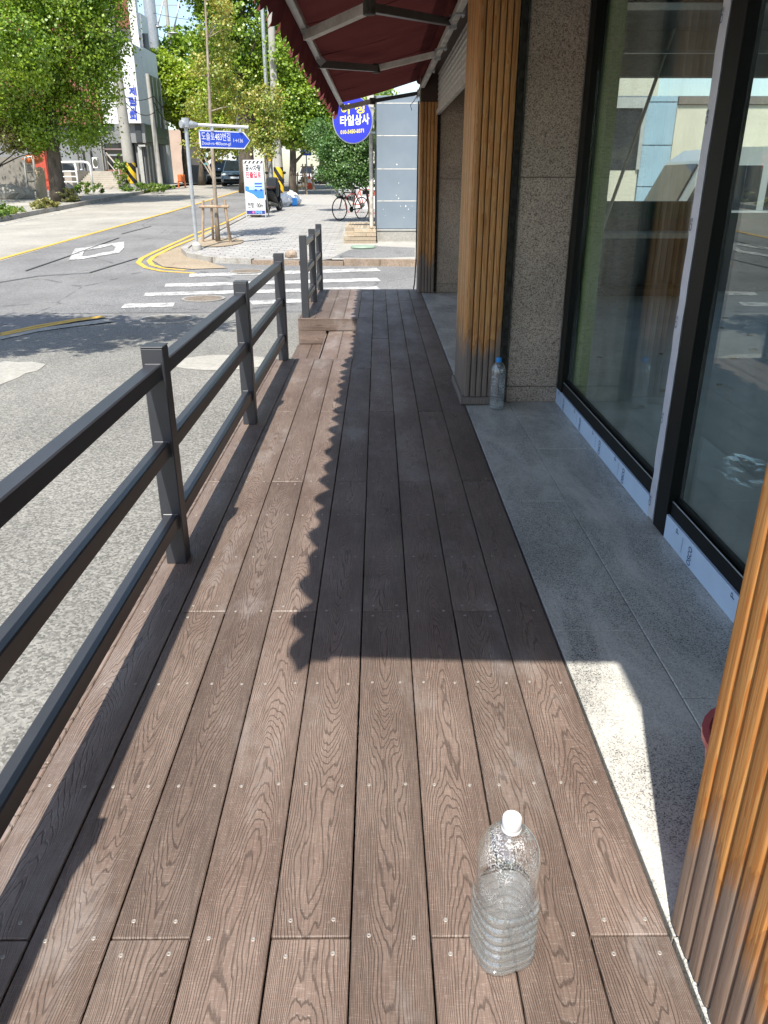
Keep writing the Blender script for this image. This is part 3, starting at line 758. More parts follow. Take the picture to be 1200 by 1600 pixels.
bpart('floor', (1.2, 9.2, -6, 10.44, -.4, -.004), mt['floorin'])
bpart('side_wall', (9.0, 9.2, -6, 10.44, -.002, .88), mt['wallin']); bpart('side_wall', (9.0, 9.2, -6, 10.44, 2.44, 2.898), mt['wallin'])  # unseen wall, opening added along its middle to let daylight into the shop
for y in (-5.9, -2, 2, 6, 10.2): bpart('side_pier', (9.0, 9.2, y, y + .24, .882, 2.438), mt['wallin'])
bpart('rear_wall', (1.2, 9.0, -6, -5.8, -.002, 2.898), mt['wallin'])
ywl = 10.28
bpart('end_wall', (1.21, 2.79, ywl, 10.44, -.002, 2.898), mt['wallin'])
bpart('end_wall', (2.792, 9.0, ywl, 10.44, 2.44, 2.898), mt['wallin'])
bpart('end_wall', (2.792, 9.0, ywl, 10.44, -.002, .88), mt['walldark'])
bpart('sill_board', (2.80, 4.0, ywl - .05, ywl + .03, .88, 1.085), mt['greenglass'])
bpart('sill_board', (4.25, 8.99, ywl - .04, ywl + .03, .88, .95), mt['greenglass'])
for x in (4.0, 6.1, 7.9): bpart('window_mullion', (x, x + .16, ywl, ywl + .06, .882, 2.438), mt['black'])
bpart('recess_wall', (1.15, 1.2, 5.41, 10.19, 0, 2.6), mt['gwall'])
bpart('ceiling_rail', (2.6, 8.9, 9.3, 9.36, 2.55, 2.58), mt['alu'])
bpart('ceiling_beam', (1.3, 9.0, 7.2, 7.5, 2.62, 2.898), mt['walldark'])
# shop counter under the end opening and stick standing on it
t = thing('wall_counter', 'low grey counter under the far opening inside the shop', 'counter', (3.4, 9.9, 0))
mb = MB(); mb.box(2.7, 3.95, 9.75, 10.27, .68, .74, .005); obj('top', mb, mt['alu'], t)
mb = MB(); mb.box(2.72, 3.93, 9.8, 10.2, .0, .1); mb.box(2.75, 2.8, 9.8, 10.2, .1, .68); mb.box(3.85, 3.9, 9.8, 10.2, .1, .68); obj('frame', mb, mt['timdark'], t)
a = AY(940, 372, 9.8); b = AY(1078, -30, 10.2)
mb = MB(); mb.tube([(a.x, 9.85, .74), (b.x, 10.15, b.z)], .02, 8); obj('wooden_stick', mb, plain('pale_stick', (.85, .80, .66), .6), label='long pale stick leaning on the counter inside the shop', cat='stick')
mb = MB(); mb.box(1.222, 1.275, 4.60, 4.78, .0, 2.89); obj('green_column_board', mb, mt['green'], label='olive green board standing inside the glass next to the granite wall', cat='board')
# clear crumpled sheet + debris on the shop floor
mb = MB(); mb.ball((1.78, 3.45, .035), .13, 3, (1, 1.5, .3), .45); obj('plastic_bag', mb, mat_glass('clear_plastic', (.97, .98, .98), 1.3, 1.4, .12), label='crumpled clear plastic bag on the floor inside the shop', cat='plastic bag')
db = MB()
for i in range(26):
    x = random.uniform(1.4, 4); y = random.uniform(2, 9.3); s_ = random.uniform(.008, .03); db.box(x, x + s_ * 2, y, y + s_, -.003, s_ * .35)
obj('floor_debris', db, mt['dryw'], label='small scraps of wood scattered over the concrete shop floor', cat='debris', kind='stuff')
for k, (px, Y_) in enumerate([(985, 9.9), (1005, 9.85)]):
    pass

# window frames
wf = thing('shop_window', 'black framed shop window wall with new film still on its base', 'window', (1.15, 2, 0))
def wpart(name, args, m, b=.0015, parent=wf): mb = MB(); mb.box(*args, b); return obj(name, mb, m, parent)
wpart('stile', (1.152, 1.21, 4.745, 4.858, .0, 2.62), mt['black'])
wpart('mullion', (1.148, 1.206, 2.80, 2.925, .0, 2.62), mt['black'])
wpart('mullion', (1.148, 1.215, .10, .30, .0, 2.62), mt['black'])
wpart('bottom_rail', (1.162, 1.215, 3.0, 4.743, .086, .15), mt['black']); wpart('bottom_rail', (1.180, 1.198, 3.0, 4.743, .151, .170), mt['black'])
wpart('bottom_rail', (1.162, 1.215, .302, 2.798, .086, .15), mt['black']); wpart('bottom_rail', (1.180, 1.198, .302, 2.798, .151, .170), mt['black'])
wpart('bottom_rail', (1.162, 1.215, -2.2, .098, .086, .15), mt['black'])
wpart('top_rail', (1.152, 1.215, -2.2, 4.743, 2.5, 2.618), mt['black'])
wpart('rail_highlight', (1.163, 1.168, 3.0, 4.743, .151, .156), mt['galv']); wpart('rail_highlight', (1.163, 1.168, .302, 2.798, .151, .156), mt['galv'])  # thin pale strips put in as the highlight along the black bottom rails
f1 = wpart('protective_film', (1.150, 1.160, 3.0, 4.857, .0, .092), mt['film'], 0)
f2 = wpart('protective_film', (1.150, 1.160, .101, 2.925, .0, .098), mt['film'], 0)
wpart('protective_film', (1.150, 1.160, -2.2, .099, .0, .098), mt['film'], 0)
# wrinkled narrow film on the mullion edge
mb = MB(); pts = []
for i in range(41):
    z = .015 + i * .063; pts.append((1.146 - .002 * random.random(), 2.992 + .006 * math.sin(i * 1.7) * random.random(), z))
v_ = []
for p in pts: v_ += [(p[0], 2.928, p[2]), (p[0] - .001, p[1], p[2]), (1.185, 2.996, p[2])]
mb.add(v_, [(3 * i + k, 3 * i + k + 1, 3 * i + k + 4, 3 * i + k + 3) for i in range(40) for k in (0, 1)])
fv = obj('edge_film', mb, mt['filmv'], wf)
# print on the film
def fprint(y, s, h, z0, film, rot=True, m=None):
    text(s, m or mt['ink'], film, (1.1495, y, z0), (0, 0, 1), (0, 1, 0), None, h, bold=.01)
for y, fl in [(4.62, f1), (4.2, f1), (3.78, f1), (3.36, f1), (2.52, f2), (2.02, f2), (1.53, f2), (1.05, f2)]:
    text('OSCO', mt['ink'], fl, (1.1492, y - .0, .006), (0, 0, 1), (0, 1, 0), .074, .034, bold=.02)
    text('P', mt['ink'], fl, (1.1492, y + .14, .072), (0, 0, 1), (0, 1, 0), None, .028)
    text('STAINLESS', mt['ink'], fl, (1.1492, y + .09, .02), (0, 0, 1), (0, 1, 0), .06, .009)
for z in (.06, .42, .8, 1.15, 1.5, 1.8): text('OS', mt['ink'], fv, (1.1425, 2.97, z), (0, 0, 1), (0, 1, 0), .045, .022)
wpart('pane', (1.190, 1.196, 2.926, 4.744, .151, 2.499), mt['glass'], 0)
wpart('pane', (1.190, 1.196, .301, 2.799, .151, 2.499), mt['glass'], 0)
wpart('pane', (1.190, 1.196, -2.2, .099, .151, 2.499), mt['glass'], 0)

# roller shutter in the far bay
t = thing('roller_shutter', 'rolled down top of a grey slatted shutter behind the awning arms', 'shutter', (.75, 7.8, 2.05), None)
k = 0; z = 2.085
while z < 2.43:
    mb = MB(); mb.prism([(.700, 5.42, z), (.708, 5.42, z + .008), (.708, 5.42, z + .044), (.700, 5.42, z + .05), (.72, 5.42, z + .05), (.72, 5.42, z)], (0, 4.75, 0)); obj('slat', mb, mt['whiteold'], t); z += .052
mb = MB(); mb.box(.690, .735, 5.42, 10.17, 2.03, 2.082, .004); obj('bottom_bar', mb, mt['whiteold'], t)

# ---- awning
aw = thing('awning', 'dark red folding awning with scalloped edge over the deck', 'awning', (.5, 5.7, 2.3))
XF, ZF, XB, ZB, YN, YFa = -.455, 2.215, .50, 2.455, .68, 10.86
mb = MB(); nx, ny = 10, 60
for j in range(ny + 1):
    for i in range(nx + 1):
        s = i / nx; t_ = j / ny; x = XF + (XB - XF) * s; yn = YN - .17 * s
        y = yn + (YFa - yn) * t_; z = ZF + (ZB - ZF) * s - .018 * math.sin(math.pi * s) * (1 + .4 * math.sin(t_ * 23)) + .003 * math.sin(t_ * 60 + s * 5)
        mb.v.append((x, y, z))
for j in range(ny):
    for i in range(nx): a = j * (nx + 1) + i; mb.f.append((a, a + 1, a + nx + 2, a + nx + 1))
obj('canopy', mb, mt['cloth'], aw, smooth=True)
# seams
for y in (1.7, 3.0, 4.3, 5.6, 6.9, 8.2, 9.5): mb = MB(); mb.bar((XF + .01, y, ZF - .006), ((XF + XB) / 2, y, (ZF + ZB) / 2 - .024), .012, .003); mb.bar(((XF + XB) / 2, y, (ZF + ZB) / 2 - .024), (XB, y - .0, ZB - .006), .012, .003); obj('seam', mb, mt['cloth'], aw)
mb = MB(); pitch = .205; n = int((YFa - YN) / pitch); per = 10; rows = 6; tot = n * per
for i in range(tot + 1):
    y = YN + (YFa - YN) * i / tot; ph = (i % per) / per
    tip = math.sin(math.pi * ph) ** .7
    L = .155 + .048 * tip + .006 * math.sin(i * .9)
    rip = .014 * math.sin(2 * math.pi * ph + .5 * math.sin(i * .11)) + .010 * math.sin(i * .37)
    for r in range(rows + 1):
        s = r / rows
        mb.v.append((XF - .022 - .035 * s * s + rip * s - .026 * tip * s * s * s, y, ZF + .012 - L * s))
for i in range(tot):
    for r in range(rows): a = i * (rows + 1) + r; mb.f.append((a, a + 1, a + rows + 2, a + rows + 1))
obj('valance', mb, mt['cloth'], aw, smooth=True)
mb = MB(); mb.box(XF - .02, XF + .025, YN, YFa, ZF - .045, ZF - .008, .004); obj('front_bar', mb, mt['alu'], aw)
mb = MB(); mb.tube([(XB + .03, .5, ZB + .01), (XB + .03, 10.95, ZB + .01)], .04, 14); obj('roller_tube', mb, mt['cloth'], aw, smooth='auto')
mb = MB(); mb.box(.505, .548, .45, 11.25, 2.305, 2.355, .004); obj('wall_bar', mb, mt['whiteold'], aw)
def on_arm(px, py):
    # arm plane: z = 2.135 + .2*(x-XF)
    r = ray(px, py); k = .20
    t = (2.135 - k * XF - H) / (r.z - k * r.x); return O + r * t
def arm(A, E_, B, dark_first):
    A = Vector(A); E_ = Vector(E_); B = Vector(B)
    mA, mB = (mt['armdark'], mt['armpale']) if dark_first else (mt['armpale'], mt['armdark'])
    mb = MB(); mb.bar(A, E_, .05, .052); obj('arm', mb, mA, aw)
    mb = MB(); mb.bar(E_ + (B - E_).normalized() * .03, B, .05, .045); obj('arm', mb, mB, aw)
    mb = MB(); mb.lathe([(.036, -.035), (.036, .035)], tuple(E_), 14); obj('elbow', mb, mt['rubber'], aw)
    mb = MB(); mb.bar(B, B + Vector((.05, 0, .0)), .07, .08); mb.tube([B + Vector((0, -.03, -.04)), B + Vector((0, 0, -.06)), B + Vector((0, .03, -.04))], .007, 6); obj('bracket', mb, mt['galv'], aw)
    mb = MB(); mb.bar(A + Vector((-.01, 0, 0)), A + Vector((.03, 0, .04)), .06, .05); obj('clamp', mb, mt['galv'], aw)
zk = lambda x: 2.135 + .2 * (x - XF)
arm((-.44, AX(478, 60, -.44).y, zk(-.44)), on_arm(577, 12), (.50, AX(703, 6, .5).y - .0, zk(.5)), False)
arm((-.44, AX(500, 112, -.44).y, zk(-.44)), on_arm(588, 107), (.50, AX(680, 57, .5).y, zk(.5)), True)
arm((-.44, 10.70, zk(-.44)), on_arm(582, 158), (.50, 10.95, zk(.5)), False)
arm((-.44, 3.4, zk(-.44)), (.0, 3.9, zk(0)), (.5, 3.5, zk(.5)), False); arm((-.44, 1.1, zk(-.44)), (.0, 1.5, zk(0)), (.5, 1.1, zk(.5)), False)
for y in (1.0, 2.6, 4.2, 5.8, 7.2, 8.6, 10.2):
    mb = MB(); mb.box(.497, .558, y - .03, y + .03, 2.298, 2.302); mb.box(.549, .562, y - .05, y + .05, 2.29, 2.46); mb.tube([(.5, y, 2.30), (.47, y + .02, 2.27), (.49, y + .05, 2.255)], .006, 6); obj('bracket', mb, mt['galv'], aw)
# loose cable at the far end
mb = MB(); mb.tube([(.5, 10.95, 2.3), (.46, 11.0, 2.24), (.42, 11.02, 2.2), (.44, 11.02, 2.14)], .004, 5); obj('cable_end', mb, mt['black'], aw)
mb = MB(); pp = [AY(651, 250, 10.6), AY(651, 360, 10.6), AY(649, 385, 10.7), AY(643, 405, 10.75)]; mb.tube([(.498, 10.46, 2.2), (.497, 10.46, .4), (.485, 10.5, .1), (.46, 10.53, -.1)], .008, 6)
obj('black_cable', mb, mt['black'], label='thin black cable hanging down beside the farthest pillar', cat='cable')

# ================================================================== BOTTLES
mt['pet'] = mat_glass('clear_bottle_plastic', (.985, .99, .99), 2.6, 1.5, .03)
mt['petribs'] = mat_glass('clear_ribbed_plastic', (.955, .965, .97), 2.4, 1.5, .04)
def mat_water():
    m, nt, P = M_('water'); nt.nodes.remove(P); g = N(nt)
    rf = g.n('ShaderNodeBsdfRefraction'); rf.inputs['IOR'].default_value = 1.2; rf.inputs[0].default_value = (.97, .985, .985, 1)
    tr = g.n('ShaderNodeBsdfTransparent'); tr.inputs[0].default_value = (.985, .99, .99, 1)
    gl = g.n('ShaderNodeBsdfGlossy'); gl.inputs['Roughness'].default_value = .02
    a = g.n('ShaderNodeMixShader'); a.inputs[0].default_value = .82; g.l(rf.outputs[0], a.inputs[1]); g.l(tr.outputs[0], a.inputs[2])
    b = g.n('ShaderNodeMixShader'); g.l(g.math('MULTIPLY', g.fresnel(1.33), 1.5, clamp=True), b.inputs[0]); g.l(a.outputs[0], b.inputs[1]); g.l(gl.outputs[0], b.inputs[2])
    df = g.n('ShaderNodeBsdfDiffuse'); df.inputs[0].default_value = (.86, .9, .9, 1); cc = g.n('ShaderNodeMixShader'); cc.inputs[0].default_value = .09  # white diffuse share brightens the water in place of refracted sunlight
    g.l(b.outputs[0], cc.inputs[1]); g.l(df.outputs[0], cc.inputs[2])
    g.l(cc.outputs[0], nt.nodes['Material Output'].inputs[0]); return m
mt['water'] = mat_water()
def mat_drops():
    m, nt, P = M_('condensation'); nt.nodes.remove(P); g = N(nt)
    tr = g.n('ShaderNodeBsdfTransparent'); gl = g.n('ShaderNodeBsdfGlossy'); gl.inputs['Roughness'].default_value = .18
    df = g.n('ShaderNodeBsdfDiffuse'); df.inputs[0].default_value = (.95, .96, .97, 1)
    a = g.n('ShaderNodeMixShader'); a.inputs[0].default_value = .8; g.l(gl.outputs[0], a.inputs[1]); g.l(df.outputs[0], a.inputs[2])
    v = g.noise(g.coord('Object'), 330, 2, .6); big = g.noise(g.coord('Object'), 22, 3)
    f = g.math('MULTIPLY', g.ramp(v, [(.50, 0.0), (.58, .6)]), g.ramp(big, [(.42, .0), (.62, 1.0)]))
    b = g.n('ShaderNodeMixShader'); g.l(f, b.inputs[0]); g.l(tr.outputs[0], b.inputs[1]); g.l(a.outputs[0], b.inputs[2])
    g.l(b.outputs[0], nt.nodes['Material Output'].inputs[0]); return m
mt['drops'] = mat_drops()
def bottle(loc, hgt, rad, cap, label, level, ribs, square, rz=0):
    t = thing('water_bottle', label, 'bottle', loc)
    s = hgt / .33; R = rad
    prof = []; sq = []
    body_top = .228 * s; sh_top = .292 * s
    n = 84
    for i in range(n + 1):
        z = .004 + (body_top - .004) * i / n
        r = R * (1 - .05 * math.exp(-z / .006) * 2)
        a, b = ribs
        if a < z / s < b: r -= .0052 * (.5 + .5 * math.cos(2 * math.pi * (z / s - a) / .021)) ** 2.5
        if abs(z / s - (b + .012)) < .006: r -= .003
        prof.append((r, z)); sq.append(square if z / s < b else 2.0 + (square - 2) * max(0, 1 - (z / s - b) / .03))
    for i in range(1, 15):
        u = i / 14; z = body_top + (sh_top - body_top) * u
        r = .0135 * s + (R - .0135 * s) * math.cos(u * math.pi / 2) ** .5; prof.append((r, z)); sq.append(2.0)
    prof.append((.0135 * s, .303 * s)); sq.append(2.0)
    mb = MB(); mb.lathe([(R * .55, .007), (R * .8, .0015)] + prof, (0, 0, 0), 48, [2.2, 2.2] + sq, capt=False); sh = obj('shell', mb, mt['pet'], None, smooth=True, origin=(0, 0, 0))
    zl = level * s
    wp = [(r - .0012, z) for r, z in prof if z < zl] ; wq = sq[:len(wp)]
    mb = MB(); mb.lathe([(R * .6, .009)] + wp, (0, 0, 0), 48, [2.2] + wq); wt = obj('water', mb, mt['water'], None, smooth='auto', origin=(0, 0, 0))
    dp = [(r - .0006, z) for r, z in prof if z > zl + .03]; mb = MB(); mb.lathe(dp, (0, 0, 0), 48, capb=False, capt=False); dr = obj('condensation', mb, mt['drops'], None, smooth=True, origin=(0, 0, 0))
    mb = MB(); k = 40; cz = .298 * s
    capr = .0165 * s
    vs = [(capr, cz), (capr * 1.02, cz + .001), (capr, cz + .003)]
    mb.lathe([(capr * 1.03, cz - .004), (capr * 1.03, cz), (capr * .97, cz + .001), (capr, cz + .002), (capr, cz + .019 * s), (capr * .9, cz + .0225 * s), (capr * .5, cz + .0232 * s)], (0, 0, 0), 40)
    cp = obj('cap', mb, cap, None, smooth='auto', origin=(0, 0, 0))
    for o in (sh, wt, dr, cp): o.parent = t; o.matrix_parent_inverse = Matrix.Identity(4); o.location = (0, 0, 0)
    t.rotation_euler = (0, 0, rz); return t
bottle((.226, .992, .0015), .335, .0555, mt['capw'], 'large clear bottle with white cap half full of water on the deck planks', .135, (.015, .135), 3.2, .3)
bottle((.742, 4.70, .0015), .33, .046, mt['capb'], 'clear bottle with blue cap at the foot of the middle pillar', .055, (.02, .20), 2.3, .1)
# red bucket behind near pillar
t = thing('red_bucket', 'pinkish red plastic bucket half hidden behind the nearest pillar', 'bucket', (.790, 1.225, 0))
mb = MB(); mb.lathe([(.085, .002), (.09, .01), (.125, .27), (.134, .272), (.134, .285), (.12, .285), (.085, .02)], (.790, 1.225, 0), 28, capt=True); obj('tub', mb, mt['red'], t, smooth='auto')

# ================================================================== ACROSS THE SIDE STREET: blue grey building
ztop_g = AY(620, 149, 20.0).z
gb = thing('grey_panel_building', 'blue grey panelled corner building across the side street', 'building', (3, 20, T(20)))
Yg = 20.0; zg = T(20) + SW
xL, xR = AY(589, 383, Yg).x + .0, 1.15
mb = MB(); mb.box(xL + .03, 14, Yg + .06, 27, zg - .4, ztop_g); obj('wall', mb, mt['greyp'], gb)
# panels with seams (rows taken from the facade)
ztop_g = AY(620, 149, Yg).z
zs = [zg + .30, AY(620, 314, Yg).z, AY(620, 264, Yg).z, AY(620, 212, Yg).z, AY(620, 165, Yg).z + .05, ztop_g]
for a, b in zip(zs[:-1], zs[1:]):
    mb = MB(); mb.box(xL, 1.28, Yg, Yg + .05, a + .008, b - .008, .004); obj('panel', mb, mt['greyp'], gb)
mb = MB(); mb.box(xL, 1.3, Yg + .052, Yg + .058, zg, ztop_g); obj('seam_strip', mb, mt['alu'], gb)
mb = MB(); mb.box(xL - .0, 1.3, Yg - .03, Yg + .05, zg + .262, zg + .29, .003); obj('sill', mb, mt['alu'], gb)
mb = MB(); mb.box(xL + .0, 14, Yg - .01, Yg + .05, zg - .05, zg + .26, .004); obj('plinth', mb, mt['conc'], gb)
for z_ in zs[1:-1]:
    mb = MB(); mb.box(xL + .01, 1.27, Yg - .004, Yg - .001, z_ - .009, z_ + .009); obj('seam_bead', mb, mt['armpale'], gb)
# chips in the paint
mb = MB()
for px, py, r in [(620, 257, .022), (623, 286, .016), (619, 305, .016), (623, 310, .018), (634, 322, .026), (638, 327, .018), (626, 322, .014), (599, 327, .01), (631, 340, .014), (602, 337, .008), (644, 322, .01)]:
    r *= .62; c_ = AY(px, py, Yg - .003); pts = [(c_.x + r * (1 + .35 * random.uniform(-1, 1)) * math.cos(t), Yg - .003, c_.z + r * 1.4 * (1 + .35 * random.uniform(-1, 1)) * math.sin(t)) for t in np.linspace(0, 2 * math.pi, 8)[:-1]]
    mb.prism(pts, (0, .003, 0))
obj('paint_chip', mb, mt['white'], gb)
# further facade, seen through the shop
xa = AY(960, 250, Yg).x; xb = AY(998, 250, Yg).x; xc = AY(1046, 250, Yg).x
mb = MB(); mb.box(1.3, xa - .3, Yg, Yg + .05, zg + .3, ztop_g); obj('facade_panel', mb, mt['cream'], gb)
zt = AY(980, 160, Yg).z; zw = AY(980, 265, Yg).z
mb = MB(); mb.box(xa - .28, xb, Yg - .02, Yg + .04, zw, zt, .01); wn = obj('window', mb, mt['win'], gb)
mb = MB(); mb.box(xa - .3, xb + .02, Yg - .06, Yg - .02, zt - .12, zt + .1); obj('frame', mb, mt['alu'], wn)
mb = MB(); mb.box(xb - .06, xb + .02, Yg - .06, Yg - .021, zw, zt - .125); obj('frame', mb, mt['alu'], wn)
mb = MB(); mb.box(xa - .3, xb, Yg, Yg + .05, zg + .3, zw - .01); obj('facade_panel', mb, mt['cream'], gb)
z = zg + .3
for zz_ in (zg + 1.25, zg + 2.15, zg + 3.05, ztop_g):
    mb = MB(); mb.box(xb + .03, xc, Yg - .03, Yg + .05, z + .01, zz_ - .01, .005); obj('facade_panel', mb, mt['bluepan'], gb); z = zz_
mb = MB(); mb.box(xc + .02, 14, Yg, Yg + .05, zg + .3, zt - .05); obj('facade_panel', mb, mt['cream'], gb)
mb = MB(); mb.box(xc + .02, 14, Yg - .05, Yg + .05, zt - .04, zt + .12); obj('cornice', mb, plain('brown_band', (.16, .14, .12), .6), gb)
mb = MB(); mb.box(AY(955, 200, 30).x, AY(1029, 135, 30).x, 30, 36, 0, 7.5); obj('cream_house', mb, mt['cream'], label='cream house behind the grey building, seen through the shop opening', cat='house')
# left flank of the building, downpipes
mb = MB(); mb.tube([(xL - .13, Yg + .15, zg + .12), (xL - .13, Yg + .15, ztop_g)], .05, 10); obj('downpipe', mb, mt['whiteold'], gb, smooth='auto')
mb = MB(); mb.box(xL - .05, xL + .028, Yg + .055, Yg + .35, zg, ztop_g); obj('corner_strip', mb, mt['walldark'], gb)
# wooden entrance steps
c0 = GT(540, 382, SW)
ws = thing('wooden_steps', 'weathered wooden steps and small platform in front of the grey building', 'steps', (-.4, 20.5, T(20.5) + SW))
zz0 = T(20.4) + SW
yA = 19.55
def wbox(name, a, m=mt['dryw']): mb = MB(); a = (*a[:4], zz0 + (a[4] - zz0) * .72, zz0 + (a[5] - zz0) * .72); mb.box(*a, .004); return obj(name, mb, m, ws)
x0 = AY(537, 380, yA).x; x1 = xL - .02; xm = AY(553, 360, yA).x
for k in range(2): wbox('front_board', (x0, x1, yA, yA + .03, zz0 - .06 + k * .125, zz0 + .055 + k * .125 - .006))
for k in range(4): wbox('tread_board', (x0 + .145 * k * .62, x0 + .145 * (k + 1) * .62 - .006, yA + .0, yA + .55, zz0 + .192, zz0 + .215)) if x0 + .09 * (k + 1) < xm + .1 else None
for k in range(2): wbox('front_board', (xm, x1, yA + .035, yA + .065, zz0 + .19 + k * .125, zz0 + .305 + k * .125))
nb = 7; ww = (x1 - xm) / nb
for k in range(nb): wbox('deck_board', (xm + ww * k, xm + ww * (k + 1) - .007, yA + .03, yA + 2.6, zz0 + .45, zz0 + .475))
for k in range(2): wbox('front_board', (x0 + .02, xm - .005, yA + .56, yA + .59, zz0 + .2 + k * .125, zz0 + .315 + k * .125))
nb = 3; ww = (xm - x0 - .02) / nb
for k in range(nb): wbox('deck_board', (x0 + .02 + ww * k, x0 + .02 + ww * (k + 1) - .007, yA + .56, yA + 2.6, zz0 + .45, zz0 + .475))
p = GT(575, 392, SW)
mb = MB(); mb.lathe([(.0, 0), (.28, .0), (.29, .02), (.27, .05), (.0, .055)], (p.x - .12, 18.65, T(18.65) + SW + .01), 28, capb=False, capt=False); obj('green_cover', mb, plain('pale_green_cover', (.22, .30, .22), .6), label='pale green round cover lying on the apron below the wooden steps', cat='cover', smooth='auto')
p = GT(455, 402, SW)
mb = MB(); mb.ball((p.x, p.y, p.z + .05), .13, 2, (1.1, .8, .75), .2); obj('stone', mb, mt['kerbbrown'], label='reddish stone on the pavement edge behind the railing', cat='stone')

# round tile-shop sign
rs = thing('round_sign', 'round blue shop sign with yellow and white Korean lettering', 'sign', AY(551, 188, 19.6))
c_ = AY(551, 187, 19.6); R_ = 29.5 / 1200 * dep(19.6) * .98
mb = MB(); mb.prism([(c_.x + (R_ + .02) * math.cos(t), 19.6, c_.z + (R_ * 1.08 + .02) * math.sin(t)) for t in np.linspace(0, 2 * math.pi, 49)[:-1]], (0, .16, 0)); obj('casing', mb, mt['galv'], rs)
mb = MB(); mb.prism([(c_.x + R_ * math.cos(t), 19.59, c_.z + R_ * 1.08 * math.sin(t)) for t in np.linspace(0, 2 * math.pi, 49)[:-1]], (0, .009, 0)); fc = obj('face', mb, mt['blue2'], rs)
up = (0, 0, 1); xd = (1, 0, .07)
a = AY(533, 203, 19.585); text('타일상사', mt['letw'], fc, a - Vector((.02, 0, -.07)), xd, up, R_ * 1.52, R_ * .50, bold=.03)
a = AY(529, 178, 19.585); text('아', mt['lety'], fc, a + Vector((.06, 0, -.02)), xd, up, R_ * .52, R_ * .50, bold=.03)
a = AY(556, 178, 19.585); text('성', mt['lety'], fc, a + Vector((-.02, 0, .0)), xd, up, R_ * .5, R_ * .50, bold=.03)
a = AY(532, 210, 19.585); text('010-5450-8371', mt['lety'], fc, a + Vector((0, 0, .0)), xd, up, R_ * 1.22, R_ * .19, bold=.02)
mb = MB(); mb.bar((c_.x + R_ * .8, 19.68, c_.z + .25), (xL - .05, 19.9, c_.z + .25), .04, .04); mb.bar((c_.x + R_ * .8, 19.68, c_.z - .25), (xL - .05, 19.9, c_.z - .25), .04, .04); obj('bracket', mb, mt['galv'], rs)
# stuff between sign and building: small electric box
mb = MB(); mb.box(xL - .22, xL - .06, 19.95, 20.1, c_.z - .15, c_.z + .55, .01); obj('meter_box', mb, mt['whiteold'], gb)

# ================================================================== STREET FURNITURE
# street name sign
p = GT(308, 390, SW); zt_ = AY(291, 186, p.y).z
sg = thing('street_sign', 'blue arrow street name sign hanging from a grey post and arm', 'sign', (p.x, p.y, p.z))
mb = MB(); mb.tube([(p.x, p.y, p.z), (p.x, p.y, zt_)], .042, 14); obj('post', mb, mt['galv'], sg, smooth='auto')
mb = MB(); mb.lathe([(.11, 0), (.11, .10), (.06, .16), (.045, .17)], (p.x, p.y, p.z), 16); obj('foot', mb, mt['concpole'], sg, smooth='auto')
za = zt_ - .10
e = GZ(387, 199, za); d = (Vector((e.x, e.y, 0)) - Vector((p.x, p.y, 0))); L = d.length; d.normalize()
P0 = Vector((p.x, p.y, za))
mb = MB(); mb.tube([P0 - d * .12 + Vector((0, 0, .0)), P0 + d * .14], .075, 14); mb.tube([P0 + d * .14, P0 + d * .28], [.075, .04], 14); mb.tube([P0 + Vector((0, 0, -.06)), P0 + Vector((0, 0, .12))], .085, 14); obj('joint', mb, mt['galv'], sg, smooth='auto')
mb = MB(); mb.tube([P0 + d * .25, P0 + d * L], .033, 12); obj('arm', mb, mt['white'], sg, smooth='auto')
s0 = GZ(321, 200, za - .1); l0 = (Vector((s0.x, s0.y, za)) - P0).dot(d) ; 
nrm = Vector((d.y, -d.x, 0));  # towards the viewer
hp = .36
A0 = P0 + d * max(l0, .3) + Vector((0, 0, -.09 - hp)); Lp = L + .04 - max(l0, .3)
def plate(A, L_, h_, off, m, name, parent, inset=0.0):
    a = A + d * inset + Vector((0, 0, inset)) + nrm * off; LL = L_ - inset * 1.6; hh = h_ - 2 * inset
    tip = .16
    poly = [a, a + d * (LL - tip), a + d * LL + Vector((0, 0, hh / 2)), a + d * (LL - tip) + Vector((0, 0, hh)), a + Vector((0, 0, hh))]
    mb = MB(); mb.prism(poly, -nrm * .006); return obj(name, mb, m, parent)
pf = plate(A0, Lp, hp, 0, mt['letw'], 'plate', sg); bf = plate(A0, Lp, hp, .004, mt['blue'], 'blue_face', sg, .028)
q = A0 + nrm * .0065
text('도솔로483번길', mt['letw'], bf, q + d * .055 + Vector((0, 0, .155)), d, up, Lp * .56, .165, bold=.004)
text('Dosol-ro 483beon-gil', mt['letw'], bf, q + d * .055 + Vector((0, 0, .045)), d, up, Lp * .56, .085, bold=.0)
text('1→136', mt['letw'], bf, q + d * (Lp * .66) + Vector((0, 0, .135)), d, up, Lp * .19, .075, bold=.0)
for k in (.25, .8):
    mb = MB(); a = A0 + d * Lp * k + Vector((0, 0, hp)); mb.box(a.x - .04, a.x + .04, a.y - .02, a.y + .02, a.z - .02, a.z + .06); obj('clip', mb, mt['galv'], sg)

